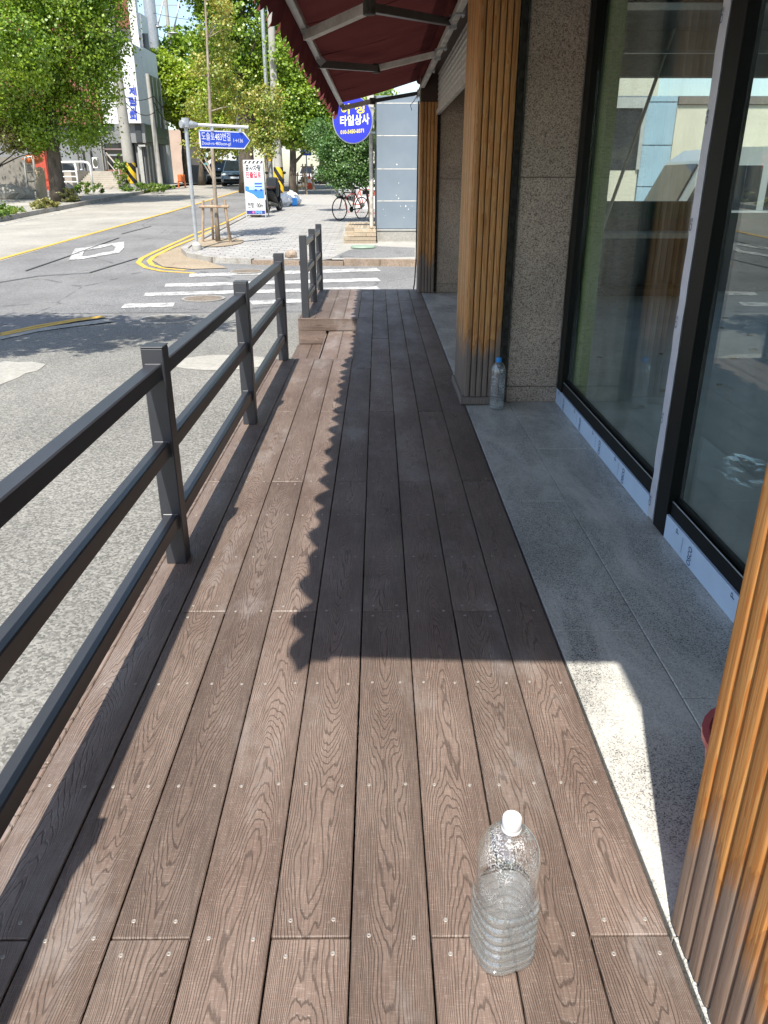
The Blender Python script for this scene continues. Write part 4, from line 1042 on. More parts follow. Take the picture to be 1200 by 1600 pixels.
# young street trees with timber supports, banner, scooter ...
def staked(px, py, label, group='timber tree supports', n=4, hgt=.95):
    p = GT(px, py, SW); t = thing('tree_support', label, 'tree support', tuple(p), group)
    R_ = .36
    ps = [(-R_, -.1), (R_ * .95, -.18), (-R_ * .55, .38), (R_ * .6, .42)][:n]
    tops = []
    for dx, dy in ps:
        top = Vector((p.x + dx * .75, p.y + dy * .75, p.z + hgt)); tops.append(top)
        mb = MB(); mb.tube([(p.x + dx, p.y + dy, p.z - .05), tuple(top)], .032, 8); obj('stake', mb, mt['stick'], t, smooth='auto')
    for a, b in ((0, 1), (2, 3)):
        if b < n:
            A = tops[a] + Vector((-.1, -.04, -.14)); B = tops[b] + Vector((.1, -.04, -.14)); mb = MB(); mb.tube([A, B], .03, 8); obj('crossbar', mb, mt['stick'], t, smooth='auto')
    return t
staked(341, 378, 'four rough timber stakes with crossbars around the slim young tree by the sign post')

# ---- trees
def leaves(blobs, n, size, seed, clump=.35, flat=.5, stretch=1.0):
    """many small leaf faces gathered in clumps over a set of ellipsoids (c, (rx,ry,rz))"""
    if n > 2000: n = int(n * 1.7); size *= .80
    r = np.random.default_rng(seed)
    vol = np.array([b[1][0] * b[1][1] * b[1][2] for b in blobs]) ** (2 / 3); pr = vol / vol.sum()
    nc = max(20, n // 26)
    bi = r.choice(len(blobs), nc, p=pr)
    d = r.normal(size=(nc, 3)); d /= np.linalg.norm(d, axis=1)[:, None]
    rad = r.uniform(.45, 1.0, nc) ** .55
    cen = np.array([blobs[i][0] for i in bi]); rr = np.array([blobs[i][1] for i in bi])
    rr = rr * r.uniform(.82, 1.12, (nc, 1))
    cc = cen + d * rr * rad[:, None]
    ci = r.integers(0, nc, n); cs = clump * r.uniform(.5, 1.25, nc)
    off = r.normal(size=(n, 3)) * cs[ci][:, None] * np.array([.55, .55, .36])
    p = cc[ci] + off
    # leaf frames
    nrm = r.normal(size=(n, 3)) + np.array([0, 0, flat * 1.6]) + d[ci] * .8; nrm /= np.linalg.norm(nrm, axis=1)[:, None]
    u = np.cross(nrm, r.normal(size=(n, 3))); u /= np.linalg.norm(u, axis=1)[:, None]; v = np.cross(nrm, u)
    s = size * r.uniform(.55, 1.25, n)[:, None]
    q = np.stack([p - u * s * .5 * stretch, p + v * s * .45 - u * s * .05, p + u * s * .5 * stretch + nrm * s * .1, p - v * s * .45 - u * s * .05], 1).reshape(-1, 3)
    me = bpy.data.meshes.new('crown'); me.vertices.add(4 * n); me.vertices.foreach_set('co', q.ravel().astype(np.float32))
    me.loops.add(4 * n); me.loops.foreach_set('vertex_index', np.arange(4 * n, dtype=np.int32))
    me.polygons.add(n); me.polygons.foreach_set('loop_start', np.arange(0, 4 * n, 4, dtype=np.int32)); me.update(calc_edges=True)
    return me, cc
def tree(px, py, Y, crown, n, size, leaf, label, trunk_r=.18, bark='bark', seed=1, lean=(0, 0), base=None, clump=.35, name='tree', topz=None, cat='tree', fork=None, group=None, limbs=9, world=False):
    """crown: list of (px,py,rpx,rpz[,dY]) ellipses as surveyed in the picture at distance Y"""
    if base is None: b = AY(px, py, Y); b.z = T(Y) + .1
    else: b = Vector(base)
    t = thing(name, label, cat, tuple(b), group)
    if world: blobs = crown
    else:
        blobs = []
        for c in crown:
            dy = c[4] if len(c) > 4 else 0
            cc = AY(c[0], c[1], Y + dy); k = dep(Y + dy) / 1200
            blobs.append((np.array(cc[:]), (c[2] * k, (c[2] + c[3]) / 2 * k * .9, c[3] * k)))
    me, cc = leaves(blobs, n, size, seed, clump)
    me.materials.append(mt[leaf]); o = bpy.data.objects.new('crown', me); finish(o, t)
    top = max(bb[0][2] + bb[1][2] * .5 for bb in blobs) if topz is None else topz
    mx = sum(bb[0][0] for bb in blobs) / len(blobs); my = sum(bb[0][1] for bb in blobs) / len(blobs)
    r_ = random.Random(seed); pts = []; rs_ = []; K = 9
    for i in range(K + 1):
        s = i / K; pts.append((b.x + (mx - b.x) * s ** 1.6 * .8 + lean[0] * math.sin(s * 3) + r_.uniform(-.02, .02) * trunk_r * 6, b.y + (my - b.y) * s ** 1.6 * .8 + lean[1] * s, b.z - .1 + (top - b.z) * s)); rs_.append(trunk_r * (1.25 if i == 0 else 1 - .8 * s))
    mb = MB(); mb.tube(pts, rs_, 10)
    tr = obj('trunk', mb, mt[bark], t, smooth=True)
    lb = MB()
    for i in range(limbs):
        s = r_.uniform(.3, .85); k = int(s * K); a = Vector(pts[k]); tgt = min((Vector(cc[r_.randrange(len(cc))]) for _ in range(8)), key=lambda v: abs(v.z - a.z - .35 * (v - a).xy.length))
        if tgt.z < a.z: tgt.z = a.z + .3
        m1 = a.lerp(tgt, .5) + Vector((0, 0, .04 * (tgt - a).length)); lb.tube([a, m1, tgt], [rs_[k] * .5, rs_[k] * .3, rs_[k] * .08], 6)
    obj('limbs', lb, mt[bark], t, smooth=True, kind='stuff')
    return t
# big ginkgo at the left kerb
tree(93, 318, 35.6, [(85, 60, 95, 75), (40, 130, 65, 65), (130, 120, 52, 62), (160, 40, 40, 60), (95, 195, 66, 38), (140, 208, 34, 20, 3), (30, 60, 60, 80, -2), (95, -60, 105, 85), (60, 205, 38, 24), (165, 155, 16, 14), (178, 105, 18, 16)], 40000, .14, 'leafA', 'large bright green tree on the left kerb in front of the white railing', .32, seed=3, clump=.42, limbs=16)
tree(25, 290, 36, [(20, 205, 42, 30), (45, 222, 30, 20), (0, 170, 40, 40)], 6500, .12, 'leafM', 'low maple tree with bronzed leaves at the left picture edge', .10, seed=5, clump=.3, base=(-17, 37, T(37) + .1))
# ginkgo with forked trunk beyond the shop
tree(292, 288, 58, [(285, 142, 44, 34), (250, 110, 30, 26), (318, 138, 30, 38), (290, 165, 52, 28)], 15000, .24, 'leafB', 'yellow green rounded tree with forked trunk beyond the church shop', .28, seed=8, clump=.55, base=(*AY(293, 287, 58).xy, T(58) + .1))
tree(316, 288, 55, [(335, 190, 30, 40), (345, 150, 26, 40), (370, 210, 24, 30)], 7000, .22, 'leafB', 'smaller street tree with dark leaning trunk left of the sapling', .20, seed=9, clump=.5, base=(*AY(315, 288, 55).xy, T(55) + .1))
# tall dark tree behind the banner
tree(388, 300, 45, [(395, 30, 70, 70), (330, -14, 42, 30), (440, 100, 50, 60), (345, 60, 40, 45), (380, 120, 48, 40), (300, -85, 85, 55), (420, -60, 90, 60), (480, 40, 50, 60)], 30000, .20, 'leafA', 'tallest tree with thick brown trunk right behind the leaning banner', .42, seed=12, clump=.5, limbs=18)
# tree leaning by the rubbish bags
tree(458, 305, 41.5, [(470, 175, 48, 50), (500, 130, 40, 50), (440, 190, 30, 30), (500, 210, 40, 30), (470, 90, 50, 40)], 16000, .17, 'leafA', 'street tree with leaning trunk beside the pile of rubbish bags', .20, seed=15, clump=.42)
# sapling
tree(340, 378, 20.7, [(345, 40, 26, 40), (335, 110, 36, 28), (360, 155, 34, 30), (320, 160, 30, 16), (345, 210, 42, 16), (370, 225, 24, 12), (310, 222, 22, 10), (350, 75, 20, 24), (330, 238, 30, 8), (385, 195, 14, 8), (305, 185, 18, 8)], 4200, .08, 'leafC', 'slim young tree with sparse yellowing leaves inside the timber stakes', .055, 'barklight', seed=21, clump=.17, base=tuple(GT(341, 378, SW)), topz=6.6, limbs=26)
tree(415, 320, 31.5, [(415, 160, 24, 24), (425, 200, 22, 22), (405, 210, 16, 16), (420, 235, 18, 12)], 2800, .11, 'leafC', 'slender young tree with pale leaves just behind the banner', .07, 'barklight', seed=22, clump=.22, base=(*AY(420, 318, 31.5).xy, T(31.5) + SW), limbs=16)
# shrub tree by the grey building
tree(540, 345, 25.5, [(545, 260, 32, 26), (520, 235, 26, 22), (560, 225, 24, 26), (515, 268, 20, 12), (568, 272, 14, 20), (535, 285, 18, 10), (550, 200, 26, 24), (500, 210, 20, 22, 4)], 13000, .075, 'leafD', 'dark feathery green shrub tree between pavement and grey building', .045, seed=31, clump=.2, base=(*AY(579, 350, 25.5).xy, T(25.5) + SW), name='shrub_tree', limbs=16)
# tree outside the frame that throws its shade on the forecourt
r0 = [(np.array((-4.3, 6.6, 4.6)), (1.7, 1.2, .8)), (np.array((-5.3, 6.2, 5.0)), (1.5, 1.3, 1.0)), (np.array((-3.3, 7.0, 4.5)), (.9, .7, .5)), (np.array((-5.2, 7.4, 4.2)), (1.1, .8, .6))]
tree(0, 0, 7, r0, 9000, .12, 'leafA', 'roadside tree left of the view whose shade falls on the asphalt', .13, seed=41, base=(-6.9, 6.0, -.38), world=True, clump=.22)
r1 = [(np.array((-18.3, 33.0, 5.6)), (3.0, 3.2, 2.2)), (np.array((-17.6, 29.5, 5.2)), (2.2, 2.6, 1.6)), (np.array((-19.5, 37.5, 6.2)), (3.0, 3.0, 2.4))]
tree(0, 0, 33, r1, 14000, .17, 'leafA', 'broad tree at the left picture edge that shades the left pavement', .22, seed=42, base=(-19.2, 33.4, T(33) + .1), world=True, clump=.4)
# further trees lining the street
fars = [(-3.6, 55, 4.2, 6.8, 'leafD'), (-3.2, 68, 4.5, 7.5, 'leafA'), (-2.6, 85, 4.5, 8, 'leafA'), (-13.0, 68, 4.2, 7, 'leafA'), (-13.5, 82, 4.5, 8, 'leafD'), (-2.0, 105, 5, 9, 'leafA'), (-12, 105, 5, 9, 'leafA'), (-1.2, 48, 2.2, 4.6, 'leafD'), (-7.6, 130, 8, 11, 'leafD'), (-19, 100, 6, 10, 'leafD'), (-.6, 38, 1.5, 3.9, 'leafA')]
fl = ['broad dark tree on the right pavement beyond the leaning tree', 'bright tree farther up the right pavement, second beyond the rubbish bags', 'bright tree far up the right pavement above the traffic cone', 'bright tree on the far left pavement behind the blue grey car', 'dark tree far up the left pavement behind the parked car', 'farthest bright tree on the right pavement', 'farthest bright tree on the left pavement', 'mid green bushy tree behind the shrub tree and bicycles', 'hazy wood closing the end of the street', 'dark tree behind the houses on the left side', 'small bright tree directly behind the round shop sign']
for i, (x, y, r_, zc, lf) in enumerate(fars):
    b_ = [(np.array((x, y, zc)), (r_ * .9, r_ * .9, r_ * .75)), (np.array((x - r_ * .4, y, zc + r_ * .6)), (r_ * .6, r_ * .6, r_ * .55)), (np.array((x + r_ * .4, y - 1, zc - r_ * .35)), (r_ * .7, r_ * .7, r_ * .45))]
    tree(0, 0, y, b_, 7000 if r_ > 3 else 5000, .006 * y * (.9 if r_ > 3 else .75), lf, fl[i], .22 if r_ > 3 else .1, seed=50 + i, base=(x, y, T(y) + .1), world=True, clump=.5 if r_ > 3 else .3, group='trees along the far street', limbs=8)

# banner board
p = GT(400, 340, SW); Yb = p.y
bl = AY(382, 337, Yb); br = AY(413, 336, Yb)
w2_ = (br.x - bl.x); zb = T(Yb) + SW; ztb = AY(398, 250, Yb).z
bn = thing('banner_stand', 'white standing banner announcing construction vehicles with a truck picture', 'banner', (bl.x + w2_ / 2, Yb, zb))
xa_, xb_ = bl.x + .06, br.x + .06
mb = MB(); mb.box(xa_, xb_, Yb, Yb + .02, zb + .09, ztb, .004); pn = obj('panel', mb, mt['letw'], bn)
for x in (xa_, xb_ - .025): mb = MB(); mb.box(x, x + .025, Yb - .012, Yb - .001, zb, ztb); mb.bar((x + .012, Yb + .03, ztb - .1), (x + .012, Yb + .75, zb), .03, .03); obj('leg', mb, mt['alu'], bn)
wb = xb_ - xa_; hb = ztb - zb
def bz(f): return zb + .09 + (hb - .09) * f
mb = MB()
for k in range(5):
    x = xa_ + .03 + k * wb * .195; mb.prism([(x, Yb - .003, bz(.935)), (x + .07, Yb - .003, bz(.935)), (x + .12, Yb - .003, bz(.99)), (x + .05, Yb - .003, bz(.99))], (0, .002, 0))
obj('hazard_stripe', mb, mt['rubber'], pn)
fx = lambda f: xa_ + .03 + (wb - .06) * f
text('공사차량', mt['letk'], pn, (fx(.06), Yb - .004, bz(.80)), (1, 0, 0), up, (wb - .06) * .84, hb * .11, bold=.03)
text('진출입로', mt['letr'], pn, (fx(.06), Yb - .004, bz(.675)), (1, 0, 0), up, (wb - .06) * .84, hb * .11, bold=.035)
text('전방 100m', mt['letk'], pn, (fx(.06), Yb - .004, bz(.12)), (1, 0, 0), up, (wb - .06) * .86, hb * .11, bold=.03)
mb = MB(); mb.prism([(fx(0), Yb - .003, bz(.44)), (fx(0), Yb - .003, bz(.53)), (fx(1), Yb - .003, bz(.50)), (fx(1), Yb - .003, bz(.30)), (fx(.65), Yb - .003, bz(.30)), (fx(.4), Yb - .003, bz(.38))], (0, .002, 0)); obj('blue_road_print', mb, plain('print_blue', (.05, .22, .72), .5), pn)
mb = MB(); mb.box(fx(.45), fx(.98), Yb - .006, Yb - .004, bz(.46), bz(.62)); mb.box(fx(.2), fx(.44), Yb - .006, Yb - .004, bz(.46), bz(.53)); obj('truck_print', mb, plain('print_pale_blue', (.35, .55, .75), .5), pn)
mb = MB(); mb.box(fx(.52), fx(.92), Yb - .008, Yb - .0065, bz(.56), bz(.585)); mb.box(fx(.52), fx(.92), Yb - .008, Yb - .0065, bz(.51), bz(.53)); mb.box(fx(.5), fx(.62), Yb - .008, Yb - .0065, bz(.44), bz(.475)); mb.box(fx(.8), fx(.92), Yb - .008, Yb - .0065, bz(.44), bz(.475)); obj('truck_window_print', mb, mt['letb'], pn)
mb = MB(); mb.box(fx(0), fx(1), Yb - .003, Yb - .001, bz(.01), bz(.08)); obj('footer_print', mb, plain('print_navy', (.04, .04, .22), .5), pn)
mb = MB(); mb.lathe([(.035, 0), (.035, .001)], (0, 0, 0), 16); mb.v = [(fx(.36) + a, Yb - .0045 + c, bz(.045) + b) for a, b, c in mb.v]; obj('footer_dot', mb, plain('print_pink', (.8, .15, .3), .5), pn)
text('한국건설', plain('print_cyan', (.2, .65, .85), .5), pn, (fx(.46), Yb - .0045, bz(.022)), (1, 0, 0), up, wb * .34, hb * .045, bold=.02)
mb = MB(); mb.ball((xa_ + wb * .45, Yb + .25, zb + .06), .16, 2, (1.3, .8, .5), .3); obj('sandbag', mb, mt['stick'], label='brown sack weighing down the foot of the banner', cat='sack')

# utility poles
def pole(base, h, r0, r1, label, m='concpole', guard=None, arms=0, lean=0):
    t = thing('utility_pole', label, 'pole', tuple(base)); b = Vector(base)
    mb = MB(); mb.tube([b + Vector((0, 0, -.1)), b + Vector((lean * .5, 0, h * .5)), b + Vector((lean, 0, h))], [r0, (r0 + r1) / 2, r1], 14); obj('shaft', mb, mt[m], t, smooth='auto')
    if guard: mb = MB(); mb.tube([b + Vector((0, 0, guard[0])), b + Vector((0, 0, guard[1]))], r0 + .012, 14); obj('guard', mb, mt[guard[2]], t, smooth='auto')
    mb = MB()
    for k in range(arms):
        z = h - .5 - k * .7; mb.bar(b + Vector((-.9 + lean, 0, z)), b + Vector((.9 + lean, 0, z)), .08, .08)
    if arms: obj('crossarm', mb, mt['galv'], t)
    return t
pole((*AY(207, 297, 45).xy, T(45) + .12), 9.2, .30, .2, 'thick concrete pole with ivy and yellow black guard before the church', guard=(.35, 1.35, 'yb'), lean=-.1)
pole((*AY(252, 296, 47.5).xy, T(47.5) + .12), 5.7, .15, .10, 'thin concrete pole in front of the church shopfront', lean=-.1)
pole((*AY(262, 285, 66).xy, T(66)), 25, .50, .36, 'tall grey pole rising beside the white church tower', 'galv', arms=0)
pole((*AY(437, 306, 41).xy, T(41) + SW), 8.4, .22, .15, 'concrete pole with yellow black guard behind the scooter', guard=(.1, 1.25, 'yb'))
pole((*AY(425, 302, 42.5).xy, T(42.5) + SW), 9.5, .11, .09, 'slim bluish lamp pole with yellow sleeve behind the scooter', 'galv', guard=(1.5, 3.6, 'yguard'))
pole((*AY(381, 292, 50).xy, T(50)), 9.5, .22, .16, 'concrete pole directly left of the thick brown tree trunk')
pole((*AY(286, 285, 75).xy, T(75)), 15.5, .2, .14, 'distant pole with crossarms against the blue sky', arms=3)
# wires
wm = MB()
wl_ = iter(['thin wire crossing the big left tree, upper one', 'thin wire crossing the big left tree, lower one', 'short wire between the thick and thin concrete poles', 'sagging wire from the thick pole down to the thin pole', 'wire running from the thin pole past the round tree', 'wire from the thin pole down to the church side wall', 'short wire rising from the thin pole to the church facade', 'wire leaving the tall grey pole, middle one', 'wire leaving the tall grey pole, top one', 'wire from the tall grey pole to the distant crossarm pole'])
def wire(a, b, sag, r=.018, mb=wm):
    a = Vector(a); b = Vector(b); pts = [a.lerp(b, k / 10) - Vector((0, 0, sag * 4 * (k / 10) * (1 - k / 10))) for k in range(11)]; m2 = MB(); m2.tube(pts, r, 4); obj('overhead_wire', m2, mt['black'], label=next(wl_), cat='wire', group='overhead wires on the left')
q1 = AY(193, 150, 45); q2 = AY(240, 150, 47.5)
wire(AY(-20, 95, 42), q1, .5); wire(AY(-20, 110, 42), AY(190, 165, 45), .6); wire(q1, q2, .2, .02); wire(AY(196, 160, 45), AY(242, 175, 47.5), .35, .02)
wire(q2, AY(285, 170, 52), .5, .02); wire(AY(241, 160, 47.5), AY(268, 190, 50), .3, .02); wire(AY(243, 172, 47.5), AY(262, 150, 52), .2, .02)
wire(AY(235, 36, 66), AY(420, 40, 60), .6, .02); wire(AY(232, 18, 66), AY(420, 20, 60), .5, .02); wire(AY(236, 48, 66), AY(286, 70, 75), .2, .02)
# lamp heads near the sky gap
mb = MB(); a = AY(246, 42, 66); mb.ball(a, .24, 2, (1.6, 1, .35)); mb.ball(a + Vector((1.1, 0, -.4)), .24, 2, (1.6, 1, .35)); mb.tube([AY(238, 50, 66), a, a + Vector((.6, 0, 1.6))], .06, 6); mb.tube([a + Vector((1.1, 0, -.4)), a + Vector((1.8, 0, 1.6))], .06, 6)
obj('street_lamp_heads', mb, mt['galv'], label='grey lamp heads on the tall pole against the sky', cat='lamp', smooth=True)
# blue road sign far away
p = AY(478, 231, 55); t = thing('blue_road_sign', 'small blue road sign far up the right pavement', 'sign', tuple(p)); mb = MB(); mb.box(p.x - .35, p.x + .35, 55, 55.03, p.z - .45, p.z + .45, .01); obj('plate', mb, mt['blue'], t)
mb = MB(); mb.tube([(p.x, 55.06, T(55)), (p.x, 55.06, p.z + .5)], .04, 8); obj('post', mb, mt['galv'], t)
mb = MB(); mb.prism([(p.x - .05, 54.99, p.z - .3), (p.x + .05, 54.99, p.z - .3), (p.x + .05, 54.99, p.z + .1), (p.x + .2, 54.99, p.z + .1), (p.x, 54.99, p.z + .35), (p.x - .2, 54.99, p.z + .1), (p.x - .05, 54.99, p.z + .1)], (0, .003, 0)); obj('arrow', mb, mt['letw'], t)

# ---- vehicles
def wheel(t, x, y, z, r, wd, axis='X', m=None):
    mb = MB(); pr = [(r * .55, -wd / 2), (r * .92, -wd / 2), (r, -wd * .36), (r, wd * .36), (r * .92, wd / 2), (r * .55, wd / 2)]
    mb.lathe(pr, (0, 0, 0), 24); mb.v = [((x + b[2], y + b[0], z + b[1]) if axis == 'X' else (x + b[0], y + b[2], z + b[1])) for b in mb.v]
    wv = obj('wheel', mb, mt['tyre'], t, smooth='auto')
    mb = MB(); mb.lathe([(r * .54, -wd * .42), (r * .5, -wd * .51), (r * .15, -wd * .46), (r * .15, wd * .46), (r * .5, wd * .51), (r * .54, wd * .42)], (0, 0, 0), 16)
    mb.v = [((x + b[2], y + b[0], z + b[1]) if axis == 'X' else (x + b[0], y + b[2], z + b[1])) for b in mb.v]; obj('rim', mb, m or mt['alu'], wv, smooth='auto')
def car(loc, rz, paint, label, Lc=4.6, W=1.8, Hc=1.45):
    """front towards -y"""
    t = thing('parked_car', label, 'car', (0, 0, 0), 'cars along the far street')
    secs = [(-.5, .30, .62, .80), (-.48, .22, .70, .90), (-.40, .18, .78, .97), (-.22, .17, .86, 1.0), (.1, .17, .90, 1.0), (.34, .18, .92, .99), (.46, .22, .90, .93), (.5, .32, .80, .84)]
    vs = []; K = 10
    for s, zb_, zt2, wf_ in secs:
        hw = W / 2 * wf_
        ring = [(-hw * .9, zb_), (-hw, zb_ + .12), (-hw, (zb_ + zt2) / 2 + .05), (-hw * .96, zt2 - .06), (-hw * .82, zt2), (hw * .82, zt2), (hw * .96, zt2 - .06), (hw, (zb_ + zt2) / 2 + .05), (hw, zb_ + .12), (hw * .9, zb_)]
        vs += [(x, s * Lc, z) for x, z in ring]
    mb = MB(); mb.add(vs, [(i * K + k, i * K + (k + 1) % K, (i + 1) * K + (k + 1) % K, (i + 1) * K + k) for i in range(len(secs) - 1) for k in range(K)] + [tuple(range(K))[::-1], tuple(range(7 * K, 8 * K))])
    obj('body', mb, paint, t, smooth='auto')
    # cabin
    lo = [(-.24, .86), (-.05, Hc), (.20, Hc), (.40, .90)]
    mb = MB(); vs = []
    for s, z in lo: hw = W / 2 * (.86 if z < 1 else .66); vs += [(-hw, s * Lc, z), (hw, s * Lc, z)]
    vs += [(-W / 2 * .86, -.24 * Lc, .8), (W / 2 * .86, -.24 * Lc, .8), (-W / 2 * .86, .40 * Lc, .8), (W / 2 * .86, .40 * Lc, .8)]
    mb.add(vs, [(2, 3, 5, 4), (0, 2, 4, 6), (1, 7, 5, 3), (0, 1, 3, 2), (4, 5, 7, 6), (8, 9, 1, 0), (10, 6, 7, 11), (8, 0, 6, 10), (9, 11, 7, 1)]); obj('roof', mb, paint, t)
    mb = MB()
    def quad(pts, off):
        mb.prism([Vector(q_) for q_ in pts], off)
    quad([(-W * .40, -.235 * Lc, .90), (W * .40, -.235 * Lc, .90), (W * .31, -.065 * Lc, Hc - .05), (-W * .31, -.065 * Lc, Hc - .05)], (0, -.02, .02)); obj('windscreen', mb, mt['win'], t)
    for sx in (-1, 1):
        mb = MB(); mb.prism([Vector((sx * W * .425, -.17 * Lc, .95)), Vector((sx * W * .425, .33 * Lc, .95)), Vector((sx * W * .345, .20 * Lc, Hc - .08)), Vector((sx * W * .345, -.05 * Lc, Hc - .08))], (sx * .02, 0, 0)); obj('side_window', mb, mt['win'], t)
        mb = MB(); mb.ball((sx * W * .36, -.485 * Lc, .64), .14, 2, (1.2, .5, .6)); obj('headlight', mb, mt['lamp'], t, smooth=True)
        mb = MB(); mb.ball((sx * W * .56, -.17 * Lc, .98), .09, 2, (1.2, .6, .8)); obj('mirror', mb, paint, t, smooth=True)
        for sy in (-.31, .31): wheel(t, sx * W * .44, sy * Lc, .32, .32, .2)
    mb = MB(); mb.box(-W * .22, W * .22, -.508 * Lc, -.495 * Lc, .55, .66, .01); obj('grille', mb, mt['black'], t)
    mb = MB(); mb.box(-W * .38, W * .38, -.506 * Lc, -.49 * Lc, .26, .40, .02); obj('bumper_intake', mb, mt['black'], t)
    mb = MB(); mb.box(-.26, .26, -.516 * Lc, -.508 * Lc, .42, .53, .004); obj('number_plate', mb, mt['letw'], t)
    t.location = loc; t.rotation_euler = (0, 0, rz); return t
pc = AY(364, 291, 53); car((pc.x, 54.5, T(54)), .12, mt['carblue'], 'blue grey hatchback facing the viewer on the far road', 4.2, 1.8, 1.5)
pc = AY(336, 290, 60); car((pc.x, 62, T(60)), .15, mt['cardark'], 'dark car half hidden behind the blue grey hatchback', 4.4, 1.8, 1.45)
pc = AY(482, 280, 80); car((pc.x, 80, T(80)), .0, mt['carwhite'], 'white car far away beyond the timber supports', 4.4, 1.8, 1.5)
pc = AY(84, 297, 47); car((pc.x - .5, 50, T(48) + .1), .5, mt['carsilver'], 'silver car parked behind the left tree trunk and leaning boards', 4.4, 1.8, 1.45)
pc = AY(556, 300, 36); car((pc.x + .3, 37.5, T(37) + SW), .3, mt['carwhite'], 'white car behind the shrub tree and bicycles', 4.3, 1.75, 1.5)
# silver minibus in the side street, seen through the shop
mbt = thing('minibus', 'silver minibus parked in the side street, seen through the shop glass', 'minibus', (0, 0, 0))
Lb = 5.1; Wb = 1.9
side = [(0, .35), (0, 1.0), (.1, 1.2), (.5, 2.0), (.8, 2.2), (Lb - .15, 2.25), (Lb, 2.1), (Lb, .35)]
mb = MB(); mb.prism([(x, 0, z) for x, z in side], (0, Wb, 0)); obj('body', mb, mt['carsilver'], mbt)
mb = MB(); mb.prism([(.12, .1, 1.24), (.12, Wb - .1, 1.24), (.45, Wb - .15, 1.93), (.45, .15, 1.93)], (-.03, 0, .02)); obj('windscreen', mb, mt['win'], mbt)
for a, b in ((.72, 1.5), (1.62, 3.1), (3.22, 4.85)):
    mb = MB(); mb.box(a, b, -.012, .01, 1.22, 1.92, .006); obj('side_window', mb, mt['win'], mbt)
mb = MB(); mb.prism([(.22, -.012, 1.22), (.64, -.012, 1.22), (.64, -.012, 1.92), (.55, -.012, 1.92)], (0, .02, 0)); obj('side_window', mb, mt['win'], mbt)
for a in (1.8, 3.35): mb = MB(); mb.box(a - .01, a + .01, -.006, .01, .45, 2.1); obj('door_seam', mb, mt['rubber'], mbt)
for x in (.85, 4.1):
    for y in (.08, Wb - .08): wheel(mbt, x, y, .34, .34, .2, 'Y')
mb = MB(); mb.box(-.03, .03, .1, .45, .75, .95, .01); obj('headlight', mb, mt['lamp'], mbt)
mb = MB(); mb.box(-.03, .03, Wb - .45, Wb - .1, .75, .95, .01); obj('headlight', mb, mt['lamp'], mbt)
mbt.location = (AY(1046, 300, 14.3).x, 14.2, T(14.3))

# scooter, seen from behind
def scooter(loc, rz):
    t = thing('scooter', 'black scooter parked behind the banner stand', 'scooter', (0, 0, 0))
    wheel(t, 0, -.62, .24, .24, .13); wheel(t, 0, .62, .24, .24, .11)
    mb = MB(); mb.add([(x * w, y, z) for (y, z, w, zz) in [(-.75, .55, .12, 0)] for x in (-1, 1)], [])
    mb = MB(); vs = []; K = 8
    for y, z0_, z1_, hw in [(-.85, .55, .68, .08), (-.7, .42, .76, .16), (-.35, .30, .78, .20), (-.1, .25, .70, .18), (.1, .18, .34, .17), (.3, .2, .38, .17), (.42, .3, .9, .15), (.55, .5, 1.02, .12)]:
        for k in range(K): a = 2 * math.pi * (k + .5) / K; vs.append((hw * 1.08 * math.cos(a), y, (z0_ + z1_) / 2 + (z1_ - z0_) / 2 * 1.08 * math.sin(a)))
    mb = MB(); mb.add(vs, [(i * K + k, i * K + (k + 1) % K, (i + 1) * K + (k + 1) % K, (i + 1) * K + k) for i in range(7) for k in range(K)] + [tuple(range(K))[::-1], tuple(range(7 * K, 8 * K))]); obj('body', mb, mt['black'], t, smooth=True)
    mb = MB(); mb.box(-.15, .15, -.72, .02, .76, .86, .04); obj('seat', mb, plain('brown_seat', (.06, .03, .025), .5), t)
    mb = MB(); mb.tube([(0, .62, .24), (0, .5, .8), (0, .42, 1.05)], .04, 8); obj('steering_column', mb, mt['black'], t, smooth=True)
    mb = MB(); mb.tube([(-.34, .36, 1.08), (-.1, .44, 1.06), (.1, .44, 1.06), (.34, .36, 1.08)], .022, 8); obj('handlebar', mb, mt['black'], t, smooth=True)
    for s in (-1, 1): mb = MB(); mb.tube([(s * .25, .4, 1.08), (s * .32, .42, 1.25)], .008, 6); mb.ball((s * .34, .42, 1.3), .07, 2, (1, .3, .7)); obj('mirror', mb, mt['black'], t, smooth=True)
    mb = MB(); mb.box(-.11, .11, -.92, -.9, .42, .58, .005); obj('number_plate', mb, mt['letw'], t)
    mb = MB(); mb.ball((0, -.86, .68), .07, 2, (1.4, .5, .6)); obj('tail_light', mb, mt['letr'], t, smooth=True)
    mb = MB(); mb.tube([(.2, -.1, .22), (.2, -.8, .32)], .05, 10); obj('exhaust', mb, mt['rubber'], t, smooth='auto')
    mb = MB(); mb.box(-.22, .22, -.02, .12, .5, 1.15, .05); obj('leg_shield_cover', mb, mt['cardark'], t)
    t.location = loc; t.rotation_euler = (0, 0, rz); return t
p = GT(424, 333, SW); scooter((p.x - .02, p.y + .7, T(p.y + .6) + SW), -.25)

